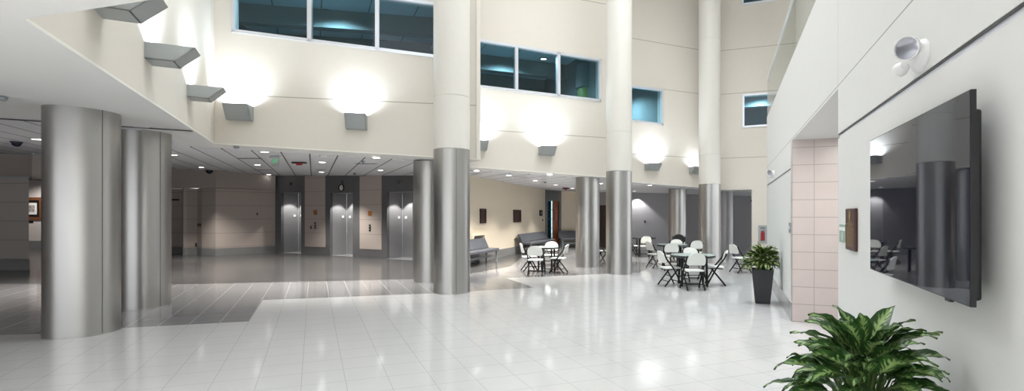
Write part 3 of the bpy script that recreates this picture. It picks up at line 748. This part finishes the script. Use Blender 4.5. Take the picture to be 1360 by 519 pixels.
place(856.5, 19.9, 92, 'white folding chair in front of the small dark far table', 'white chairs at the far tables')
place(840, 20.1, 5, 'white folding chair peeking from behind the middle tall column on its right', 'white chairs at the far tables')
place(800, 17.3, 20, 'white folding chair in the gap between short and tall middle columns', 'white chairs at the far tables')
place(703.5, 14.95, 15, 'white folding chair at the left of the small bench-side table', g3)
place(712, 13.95, 84, 'white folding chair with its back to the camera at the small bench-side table', g3)
place(731.5, 15.5, -95, 'white folding chair at the far side of the small bench-side table', g3)
place(741.5, 14.45, 162, 'white folding chair at the right of the small bench-side table, facing left', g3)
# ---------------------------------------------------------------- plants
def leafmat(name, dark, pale, mid):
    m = bpy.data.materials.new(name); m.use_nodes = True; nt = m.node_tree; b = nt.nodes['Principled BSDF']; L = nt.links
    b.inputs['Roughness'].default_value = .38
    uv = nt.nodes.new('ShaderNodeUVMap'); sx = nt.nodes.new('ShaderNodeSeparateXYZ'); L.new(uv.outputs[0], sx.inputs[0])
    def Mth(op, a, c, e=None):
        x = nt.nodes.new('ShaderNodeMath'); x.operation = op
        for i, q in enumerate((a, c, e)):
            if q is None: continue
            if isinstance(q, (int, float)): x.inputs[i].default_value = q
            else: L.new(q, x.inputs[i])
        return x.outputs[0]
    ac = Mth('ABSOLUTE', Mth('SUBTRACT', sx.outputs['Y'], .5), 0)          # distance from the midrib
    n = nt.nodes.new('ShaderNodeTexNoise'); n.inputs['Scale'].default_value = 42; n.inputs['Detail'].default_value = 3
    tc = nt.nodes.new('ShaderNodeTexCoord'); L.new(tc.outputs['Object'], n.inputs['Vector'])
    vein = Mth('SINE', Mth('MULTIPLY', Mth('SUBTRACT', sx.outputs['X'], Mth('MULTIPLY', ac, .5)), 55), 0)
    f = Mth('ADD', Mth('MULTIPLY', ac, -2.0), Mth('ADD', Mth('MULTIPLY', n.outputs['Fac'], 1.35), Mth('MULTIPLY', vein, .22)))
    cr = nt.nodes.new('ShaderNodeValToRGB'); e = cr.color_ramp.elements
    e[0].position = .22; e[0].color = (*dark, 1); e[1].position = .56; e[1].color = (*pale, 1); x = e.new(.36); x.color = (*mid, 1)
    L.new(f, cr.inputs[0])
    rib = Mth('LESS_THAN', ac, .025); mx = nt.nodes.new('ShaderNodeMix'); mx.data_type = 'RGBA'
    L.new(rib, mx.inputs['Factor']); L.new(cr.outputs[0], mx.inputs['A']); mx.inputs['B'].default_value = (*[min(1, c*1.25) for c in pale], 1)
    L.new(mx.outputs['Result'], b.inputs['Base Color'])
    return m
M['leaf'] = leafmat('mottled aglaonema leaf', (.03, .085, .02), (.30, .42, .16), (.12, .25, .06))
M['leaf2'] = leafmat('yellow-green leaf', (.03, .07, .012), (.32, .36, .10), (.12, .19, .035))
def leaf(bm, uvl, base, az, el, L, Wd, droop, fold=.25, roll=0.0):
    """arched leaf: starts at base, heading az, elevation el, drooping"""
    n, m = 9, 4; p = Vector(base); rows = []; e = el; up0 = Vector((0, 0, 1))
    for i in range(n+1):
        s = i/n; h = Vector((math.cos(az)*math.cos(e), math.sin(az)*math.cos(e), math.sin(e)))
        side = Vector((-math.sin(az), math.cos(az), 0)); nrm = side.cross(h)*-1
        if nrm.z < 0: nrm = -nrm
        sr = side*math.cos(roll)+nrm*math.sin(roll); nr = nrm*math.cos(roll)-side*math.sin(roll)
        w = Wd*(math.sin(PI*s**.78)**1.05 if 0 < s < 1 else 0.0)+.001
        row = []
        for j in range(m+1):
            t = j/m*2-1
            row.append((bm.verts.new(p+sr*(t*w/2)+nr*(abs(t)*w*fold)+nr*(.006*math.sin(s*17+t*2))), (s, j/m)))
        rows.append(row); p = p+h*(L/n); e -= droop/n*(0.4+1.2*s)
    for a, b in zip(rows, rows[1:]):
        for j in range(m):
            f = bm.faces.new((a[j][0], b[j][0], b[j+1][0], a[j+1][0])); f.smooth = True
            for lp, q in zip(f.loops, (a[j], b[j], b[j+1], a[j+1])): lp[uvl].uv = q[1]
def plant(label, loc, rz, pw0, pw1, ph, n, R, H, Ll, lm, seed, group='tapered planters along the right-hand wall', lw=.34, xmax=9):
    rnd = random.Random(seed)
    t = thing('potted_plant', label, 'plant', (loc[0], loc[1], 0), rz, group)
    bm = bmesh.new()
    def ring(w, z): return [bm.verts.new((sx*w/2, sy*w/2, z)) for sx, sy in ((-1, -1), (1, -1), (1, 1), (-1, 1))]
    rs = [ring(pw0, 0), ring(pw1, ph), ring(pw1-.04, ph), ring(pw1-.06, ph-.06)]
    bm.faces.new(rs[0][::-1]); bm.faces.new(rs[3])
    for a, b in zip(rs, rs[1:]):
        for i in range(4): bm.faces.new((a[i], a[(i+1) % 4], b[(i+1) % 4], b[i]))
    bmesh.ops.bevel(bm, geom=[e for e in bm.edges if e.calc_length() > .05], offset=.008, segments=2, affect='EDGES')
    link('pot', bm, M['pot'], t)
    bm = bmesh.new(); w = pw1-.066
    bmesh.ops.create_grid(bm, x_segments=10, y_segments=10, size=w/2)
    for v in bm.verts: v.co.z = ph-.05+rnd.uniform(0, .018)
    link('soil', bm, M['soil'], t, True)
    bm = bmesh.new(); uvl = bm.loops.layers.uv.new('UVMap'); bs = bmesh.new()
    for i in range(n):
        fr = (i+.5)/n                               # 0 = crown, 1 = skirt
        az = i*2.39996+rnd.uniform(-.25, .25)
        rr = R*(.10+.62*fr**.75)*rnd.uniform(.8, 1.1)
        zz = ph+H*(.78-.62*fr**1.15)*rnd.uniform(.88, 1.08)
        base = Vector((math.cos(az)*rr, math.sin(az)*rr, zz))
        L_ = Ll*rnd.uniform(.8, 1.2)
        leaf(bm, uvl, base, az+rnd.uniform(-.35, .35), 1.0-1.1*fr+rnd.uniform(-.25, .25), L_, L_*lw*rnd.uniform(.85, 1.15), .9+.7*fr+rnd.uniform(-.2, .4), rnd.uniform(.08, .25), rnd.uniform(-.5, .5))
        s0 = Vector((math.cos(az)*pw1*.2*fr, math.sin(az)*pw1*.2*fr, ph-.05))
        mid = (s0+base)/2+Vector((-math.cos(az)*rr*.15, -math.sin(az)*rr*.15, .05))
        tube(bs, [s0, mid, base], [.006, .005, .003], 5)
    for v in list(bm.verts)+list(bs.verts):
        if v.co.x > xmax-.12: v.co.x = xmax-.12+.115*math.tanh((v.co.x-xmax+.12)/.115)
    me_o = link('foliage', bm, lm, t)
    link('stems', bs, M['stem'], t, True)
    return t
dN = 2.35; pN = ((1148-CX)/F*dN, dN)
plant('large leafy plant with mottled green leaves under the television', pN, -TH, .26, .38, .62, 150, .29, .62, .24, M['leaf'], 3, lw=.36, xmax=RX-.01-(pN[0]*cT-pN[1]*sT))
p2 = fl(1012.5, 404); dd = p2.y+.17
plant('smaller leafy plant in a charcoal planter beside the tiled alcove', ((1012.5-CX)/F*dd, dd), -TH, .26, .385, .66, 190, .36, .42, .20, M['leaf2'], 11, lw=.34, xmax=RX-.01-(((1012.5-CX)/F*dd)*cT-dd*sT))
# ---------------------------------------------------------------- things on the right-hand wall
RZ = RW.rot
tvX = RX-.105; TVP = Plane(rp(tvX, 14), rp(tvX, 2))
a, b = TVP.hit(1156.5), TVP.hit(1290.3); w = (b-a).length; c = (a+b)/2
z1, z0 = TVP.hit(1156.5, 186.5).z, TVP.hit(1156.5, 357).z; h = z1-z0
tv = thing('television', 'large black flat-screen television mounted on the right-hand wall', 'television', (c.x, c.y, z0), RZ)
link('screen', bx(-w/2+.004, w/2-.004, -.004, .0, .004, h-.004), M['screen'], tv)
link('bezel', boxes([(-w/2, w/2, -.003, .016, 0, .005), (-w/2, w/2, -.003, .016, h-.005, h), (-w/2, -w/2+.005, -.003, .016, .005, h-.005), (w/2-.005, w/2, -.003, .016, .005, h-.005)]), M['tvblack'], tv)
bm = bmesh.new(); prism(bm, [Vector((-w/2+.02, .0, .02)), Vector((w/2-.01, .0, .0+.012)), Vector((w/2-.01, .0, h-.015)), Vector((-w/2+.02, .0, h-.02))], Vector((0, .016, 0)))
box(bm, -w/2+.06, w/2-.03, .016, .048, .0+.02, h-.07, bev=.012)
link('back_cover', bm, M['tvblack'], tv)
link('wall_mount', boxes([(-.3, .3, .048, .104, h*.35, h*.65)]), M['tvblack'], tv)
link('speaker_grille', boxes([(w/2-.0095, w/2-.0075, .006, .014, .09+.018*k, .10+.018*k) for k in range(9)]), M['benchf'], tv)
link('remote_sensor', bx(w/2-.24, w/2-.19, -.003, .012, -.012, .001), M['tvblack'], tv)
# plaque with raised lettering
def wallthing(name, label, cat, u0, u1, v0, v1):
    a, b = RW.hit(u0), RW.hit(u1); c = (a+b)/2; uc = (u0+u1)/2
    zt_ = (RW.hit(u0, v0[0]).z+RW.hit(u1, v0[1]).z)/2; zb_ = (RW.hit(u0, v1[0]).z+RW.hit(u1, v1[1]).z)/2
    t = thing(name, label, cat, (c.x, c.y, zb_), RZ); return t, (b-a).length, zt_-zb_
t, w, h = wallthing('wall_plaque', 'dark bronze dedication plaque with gilt lettering left of the television', 'plaque', 1127, 1139.5, (277.7, 275.5), (331.5, 333.5))
link('plaque_board', bx(-w/2, w/2, -.025, 0, 0, h, bev=.008), M['plaque'], t)
rows = []
rnd = random.Random(5)
for k in range(15):
    z = h*(.66-.04*k); ww_ = w*(.30 if k in (0, 2) else rnd.uniform(.62, .78)); hh = h*(.016 if k > 2 else .022)
    x = -ww_/2
    while x < ww_/2:
        l = rnd.uniform(.012, .035); rows.append((x, min(x+l, ww_/2), -.0265, -.0255, z, z+hh)); x += l+.008
link('lettering', boxes(rows), M['gold'], t)
bm = bmesh.new(); lathe(bm, [(0, 0), (.026, 0), (.026, .002), (0, .003)], 24); bmesh.ops.rotate(bm, verts=bm.verts, cent=(0, 0, 0), matrix=Matrix.Rotation(PI/2, 3, 'X'))
bmesh.ops.scale(bm, verts=bm.verts, vec=(1, 1, 1.7)); bmesh.ops.translate(bm, verts=bm.verts, vec=(0, -.0255, h*.83)); link('crest', bm, M['gold'], t)
link('pendant', bx(-.008, .008, -.0285, -.0255, h*.70, h*.79), M['gold'], t)
t, w, h = wallthing('room_sign', 'small sage green sign left of the bronze plaque', 'sign', 1116.6, 1124.6, (298.3, 297.8), (321.2, 322.3))
link('sign_board', bx(-w/2, w/2, -.012, 0, 0, h, bev=.003), M['signg'], t)
link('white_band', bx(-w/2+.004, w/2-.004, -.0135, -.012, h*.66, h*.86), M['trimw'], t)
link('pictogram', boxes([(-.012, .012, -.0135, -.012, h*.12, h*.48), (-.01, .01, -.0135, -.012, h*.5, h*.58)]), M['trimw'], t)
# emergency light
c = RW.hit(1224); z = RW.hit(1224, 73).z
def emergency(label, c, z, s, full=True):
    t = thing('emergency_light', label, 'emergency light', (c.x, c.y, z), RZ)
    bm = bmesh.new()
    bmesh.ops.create_uvsphere(bm, u_segments=28, v_segments=14, radius=1)
    bmesh.ops.bisect_plane(bm, geom=bm.verts[:]+bm.edges[:]+bm.faces[:], plane_co=(0, 0, 0), plane_no=(0, 1, 0), clear_outer=True)
    for v in bm.verts: v.co = Vector((v.co.x*.14*s, v.co.y*.06*s, v.co.z*.10*s-.005))
    link('base', bm, M['trimw'], t, True)
    def head(x, zz, r, dirn, yy):
        bm = bmesh.new(); lathe(bm, [(0, -.05*s), (r*.7, -.045*s), (r, -.01*s), (r, .012*s), (r*.92, .014*s), (r*.9, .004*s), (0, .004*s)], 28)
        rot = Vector((0, 0, 1)).rotation_difference(Vector(dirn).normalized()).to_matrix()
        bmesh.ops.rotate(bm, verts=bm.verts, cent=(0, 0, 0), matrix=rot); bmesh.ops.translate(bm, verts=bm.verts, vec=(x, yy, zz))
        hd = link('lamp_head', bm, M['trimw'], t, True)
        bm = bmesh.new(); lathe(bm, [(0, .016*s), (r*.5, .012*s), (r*.88, .007*s), (r*.88, .004*s), (0, .004*s)], 28)
        bmesh.ops.rotate(bm, verts=bm.verts, cent=(0, 0, 0), matrix=rot); bmesh.ops.translate(bm, verts=bm.verts, vec=(x, yy, zz))
        link('lens', bm, M['lens'], hd, True)
    head(.075*s, .03*s, .075*s, (.72, -.66, -.2), -.1*s); head(-.13*s, -.05*s, .045*s, (-.9, -.4, -.3), -.08*s)
    return t
emergency('white emergency light with clear round lamp high above the television', c, z, .85)
c = RW.hit(1028); emergency('small white emergency light on the far stretch of right-hand wall', c, RW.hit(1028, 231).z, .9)
t, w, h = wallthing('light_switch', 'narrow pale switch plate at the edge of the tiled alcove', 'switch', 1048.3, 1050.6, (295.5, 295.3), (308.6, 309))
link('switch_plate', bx(-w/2, w/2, -.012, 0, 0, h, bev=.003), M['benchf'], t); link('toggle', bx(-w*.2, w*.2, -.02, -.012, h*.4, h*.62), M['trimw'], t)
# extinguisher cabinet on the back wall pier
a, b = SB.hit(1007.4), SB.hit(1018.4); c = (a+b)/2; w = (b-a).length; z1, z0 = SB.hit(1013, 299.2).z, SB.hit(1013, 322.6).z; h = z1-z0
t = thing('extinguisher_cabinet', 'steel extinguisher cabinet on the cream pier above the potted plant', 'cabinet', (c.x+SB.n.x*.006, c.y+SB.n.y*.006, z0), SB.rot)
link('cabinet_box', boxes([(-w/2, w/2, -.03, 0, 0, .07), (-w/2, w/2, -.03, 0, h-.07, h), (-w/2, -w/2+.07, -.03, 0, .07, h-.07), (w/2-.07, w/2, -.03, 0, .07, h-.07), (-w/2+.07, w/2-.07, -.004, 0, .07, h-.07)]), M['fixture'], t)
link('cabinet_glass', bx(-w/2+.07, w/2-.07, -.029, -.026, .07, h-.07), M['glassp'], t)
bm = bmesh.new(); lathe(bm, [(0, 0), (.07, 0), (.075, .02), (.075, h*.42), (.03, h*.52), (.02, h*.58), (0, h*.58)], 24)
for v in bm.verts: v.co.y = v.co.y*.13-.015; v.co.z += .09
link('extinguisher', bm, M['red'], t, True)
link('extinguisher_valve', bx(-.06, .06, -.022, -.008, h*.58+.09, h*.58+.14), M['alu'], t)
# rail on the opening's far jamb
jr = SB.hit(996); o = link('wall_rail', bx(-.02, .0, .0, .45, 0, .06), M['black']); o.location = (SB.hit(998.3).x, SB.hit(998.3).y, SB.hit(997, 267.5).z); o.rotation_euler = (0, 0, SB.rot)
tag(o, 'short dark rail high on the side of the rear opening', 'rail')
# ---------------------------------------------------------------- ceiling fittings
def cpt(u, v, dz=-.012): p = ceil_pt(u, v); return Vector((p.x, p.y, zc(p.x)+dz))
gD = 'recessed downlights in the suspended ceiling'
def down(u, v, label, e, spot=True, ell=1.0, size=1.9, grp=gD):
    p = cpt(u, v); t = thing('downlight', label, 'ceiling light', p, 0, grp)
    bm = bmesh.new(); lathe(bm, [(.085, .006), (.085, -.004), (.105, -.006), (.11, .004), (.085, .006)], 28); link('trim_ring', bm, M['trimw'], t, True)
    bm = bmesh.new(); lathe(bm, [(0, -.003), (.086, -.003), (.086, .004), (0, .004)], 28); link('lens', bm, M['down'], t, True)
    if e: light('downlight_beam', 'SPOT', (0, 0, -.02), e, t, (1, .95, .88), spot_size=size, spot_blend=.6, shadow_soft_size=.08)
LE = 880
down(351.5, 201, 'downlight nearest the soffit corner, left end of the lobby ceiling', LE)
down(342, 218.3, 'downlight between the two slot vents at the left of the lobby ceiling', LE)
down(357, 231.3, 'dim downlight at the back of the lobby ceiling, above the left elevator', 0)
down(428, 214.8, 'downlight in the middle of the lobby ceiling, front of its pair', LE)
down(427, 228, 'downlight in the middle of the lobby ceiling, back of its pair', LE)
down(500, 208.8, 'downlight near the soffit at the right end of the lobby ceiling', LE)
down(505.5, 225.7, 'downlight at the right end of the lobby ceiling above the right elevator', LE)
down(267.5, 221.7, 'downlight beside the black camera dome on the lobby ceiling', LE)
down(230.5, 205.2, 'downlight just right of the second steel column', LE)
down(49, 184.2, 'downlight left of the broad steel column', LE)
LB = 720
down(633, 226.2, 'downlight nearest the tall lobby column in the bench ceiling', LB)
down(676, 232.3, 'downlight beside the slot vent in the bench ceiling', LB)
down(711, 239.2, 'downlight in the middle of the bench ceiling', LB)
down(730, 231.3, 'downlight near the soffit edge in the bench ceiling', LB)
down(738, 245, 'downlight above the wooden door in the bench ceiling', LB)
down(760, 249.7, 'downlight left of the short steel column in the bench ceiling', LB)
down(863, 245.6, 'downlight near the soffit edge at the rear hall', LB*.8)
down(842.5, 253.2, 'downlight close to the grey rear wall', 0)
wl = RQ.hit(846)+RQ.n*.32
light('wall_washer', 'SPOT', (wl.x, wl.y, zc(wl.x)-.04), 170, None, (1, .97, .93), spot_size=1.7, spot_blend=.35, shadow_soft_size=.04)
down(798, 243, 'downlight between the short and tall middle columns', LB*.6)
for i, (x, y) in enumerate(((-5.5, -3.5), (-3, -3.5), (-.8, -3.5), (-5.5, -.8), (-3, -.8), (-.9, -1.2))):
    t = thing('downlight', 'recessed downlight in the plaster soffit overhead, behind the viewpoint', 'ceiling light', (x, y, zc(x)), 0, 'downlights in the plaster soffit overhead')
    bm = bmesh.new(); lathe(bm, [(.085, .006), (.085, -.004), (.105, -.006), (.11, .004), (.085, .006)], 28); link('trim_ring', bm, M['trimw'], t, True)
    bm = bmesh.new(); lathe(bm, [(0, -.003), (.086, -.003), (.086, .004), (0, .004)], 28); link('lens', bm, M['down'], t, True)
    light('soffit_beam', 'SPOT', (0, 0, -.02), 660, t, (1, .97, .93), spot_size=2.4, spot_blend=.6, shadow_soft_size=.08)
def slot(u0, u1, v, label, w=.14):
    p, q = cpt(u0, v), cpt(u1, v); bm = bmesh.new(); d = (q-p).normalized(); n = Vector((-d.y, d.x, 0))*w/2
    prism(bm, [p-n, q-n, q+n, p+n], Vector((0, 0, -.006))); o = link('ceiling_vent', bm, M['tdark'])
    tag(o, label, 'vent', 'slot vents in the suspended ceiling')
slot(317, 346, 209.5, 'dark slot vent nearest the soffit at the left of the lobby ceiling')
slot(338, 362, 225, 'dark slot vent farther back at the left of the lobby ceiling')
slot(473.5, 500, 216.8, 'dark slot vent at the right of the lobby ceiling')
slot(421, 432, 224.6, 'short slot vent between the middle pair of downlights', .1)
slot(681, 699, 234.5, 'dark slot vent in the bench ceiling')
slot(625, 636, 230, 'dark slot vent beside the tall lobby column')
def dome(u, v, label, r=.11):
    p = cpt(u, v); t = thing('security_camera', label, 'camera', p)
    bm = bmesh.new(); lathe(bm, [(0, 0), (r*1.15, 0), (r*1.15, -.025), (r, -.03), (0, -.03)], 28); link('mount', bm, M['tvblack'], t, True)
    bm = bmesh.new(); lathe(bm, [(r*.92*math.cos(a*PI/16), -.03-r*.9*math.sin(a*PI/16)) for a in range(8)]+[(0, -.03-r*.9)], 28); link('dome', bm, M['screen'], t, True)
dome(278, 225.5, 'black camera dome on the ceiling of the elevator lobby', .13)
dome(22, 187.5, 'black camera dome on the ceiling at the far left', .10)
def disc(name, label, cat, u, v, r, m, drop=.04):
    p = cpt(u, v); bm = bmesh.new(); lathe(bm, [(0, 0), (r, 0), (r, -drop*.5), (r*.6, -drop), (0, -drop)], 24)
    o = link(name, bm, m, None, True); o.location = p; tag(o, label, cat)
disc('smoke_detector', 'white smoke detector over the middle elevator', 'smoke detector', 428.5, 206, .09, M['plaster'])
disc('sprinkler_head', 'small dark sprinkler by the right slot vent', 'sprinkler', 483, 212.5, .05, M['benchf'], .08)
disc('sprinkler_head', 'small dark sprinkler near the back of the lobby ceiling, right side', 'sprinkler', 471, 229, .05, M['benchf'], .08)
disc('sprinkler_head', 'small grey sprinkler near the back edge of the ceiling at far left', 'sprinkler', 44.5, 203, .05, M['benchf'], .08)
disc('sprinkler_head', 'small dark sprinkler at the soffit near the lobby corner', 'sprinkler', 314, 193.6, .06, M['benchf'], .05)
disc('sprinkler_head', 'small sprinkler on the plaster soffit at the far left', 'sprinkler', 3, 127.5, .05, M['benchf'], .05)
disc('sprinkler_head', 'small dark sprinkler near the arch of the bench ceiling', 'sprinkler', 724, 240.7, .05, M['benchf'], .06)
disc('smoke_detector', 'pale smoke detector in the bench ceiling', 'smoke detector', 682.5, 229.8, .09, M['plaster'])
# red and black hanging signs, exit sign
p = cpt(397.5, 214.3); t = thing('strobe', 'small dark red fire strobe on the lobby ceiling', 'fire strobe', p)
link('strobe_base', bx(-.2, .2, -.06, .06, -.05, 0, bev=.01), M['dwood'], t); link('strobe_lens', bx(-.08, .08, -.05, .05, -.1, -.05, bev=.015), M['red'], t)
p = cpt(751.5, 248.8); t = thing('strobe', 'small dark red fire strobe on the bench ceiling', 'fire strobe', p)
link('strobe_base', bx(-.15, .15, -.06, .06, -.05, 0, bev=.01), M['dwood'], t); link('strobe_lens', bx(-.06, .06, -.05, .05, -.1, -.05, bev=.015), M['red'], t)
p = cpt(366, 205.8); t = thing('exit_sign', 'edge-lit exit sign hanging from the lobby ceiling', 'exit sign', p, math.radians(-35))
link('sign_housing', bx(-.24, .24, -.03, .03, -.05, 0, bev=.006), M['alu'], t)
link('sign_panel', bx(-.2, .2, -.006, .006, -.27, -.05), M['glassc'], t)
text('EXIT', .14, M['green'], t, (0, -.009, -.15), (PI/2, 0, 0), 'sign_lettering', .002)
# ---------------------------------------------------------------- atrium roof, added overhead lights, world
def roof_root():
    root = bpy.data.objects.new('window_9', None); COL.objects.link(root); root['kind'] = 'structure'
    return root
bm = bmesh.new()
rl = [rp(-22, -8), rp(RX+4.2, -8), rp(RX+4.2, 24), rp(-22, 24)]
prism(bm, [v3(p, ZT) for p in rl], Vector((0, 0, .2))); link('ceiling_atrium', bm, mat('white atrium roof', (.8, .8, .8), .8), None, kind='structure')
cA = (E0+E1+E2+E4+E6+E8)/6
light('atrium_overhead_fill', 'AREA', (cA.x+.2, cA.y-1.3, ZT-.1), 400, None, (.95, .975, 1.0), (0, 0, -TH), shape='RECTANGLE', size=5, size_y=9, spread=2.2)  # added area light under the closed roof, stands in for daylight
light('rear_overhead_fill', 'AREA', (4.0, 11.6, ZT-.1), 420, None, (.95, .975, 1.0), (0, 0, -TH), shape='RECTANGLE', size=3.5, size_y=5, spread=2.2)  # second added area light, lifts the back corner
lp = Vector((-4.6, 8.6, ZT-.6)); ld = (Vector((1.6, 4.2, 1.6))-lp).to_track_quat('-Z', 'Y').to_euler()
light('right_wall_fill', 'AREA', lp, 70, None, (.97, .98, 1.0), ld, shape='RECTANGLE', size=3, size_y=2, spread=1.5)  # added area light aimed at the right-hand wall, no window behind it
w = bpy.data.worlds.new('World'); sc.world = w; w.use_nodes = True
bg = w.node_tree.nodes['Background']; bg.inputs[0].default_value = (.95, .97, 1.0, 1); bg.inputs[1].default_value = 2.35
# ---------------------------------------------------------------- camera
cam = bpy.data.cameras.new('camera'); co = bpy.data.objects.new('camera', cam); COL.objects.link(co)
co.location = (0, 0, K); co.rotation_euler = (PI/2, 0, 0)
cam.sensor_fit = 'HORIZONTAL'; cam.sensor_width = 36; cam.lens = F/1360*36
cam.shift_x = (680-CX)/1360; cam.shift_y = (CY-259.5)/1360; cam.clip_start = .05; cam.clip_end = 200
sc.camera = co
vs = sc.view_settings; sc.display_settings.display_device = 'sRGB'
vs.view_transform = 'Standard'; vs.look = 'None'; vs.gamma = 1; vs.use_curve_mapping = False; vs.exposure = -0.05
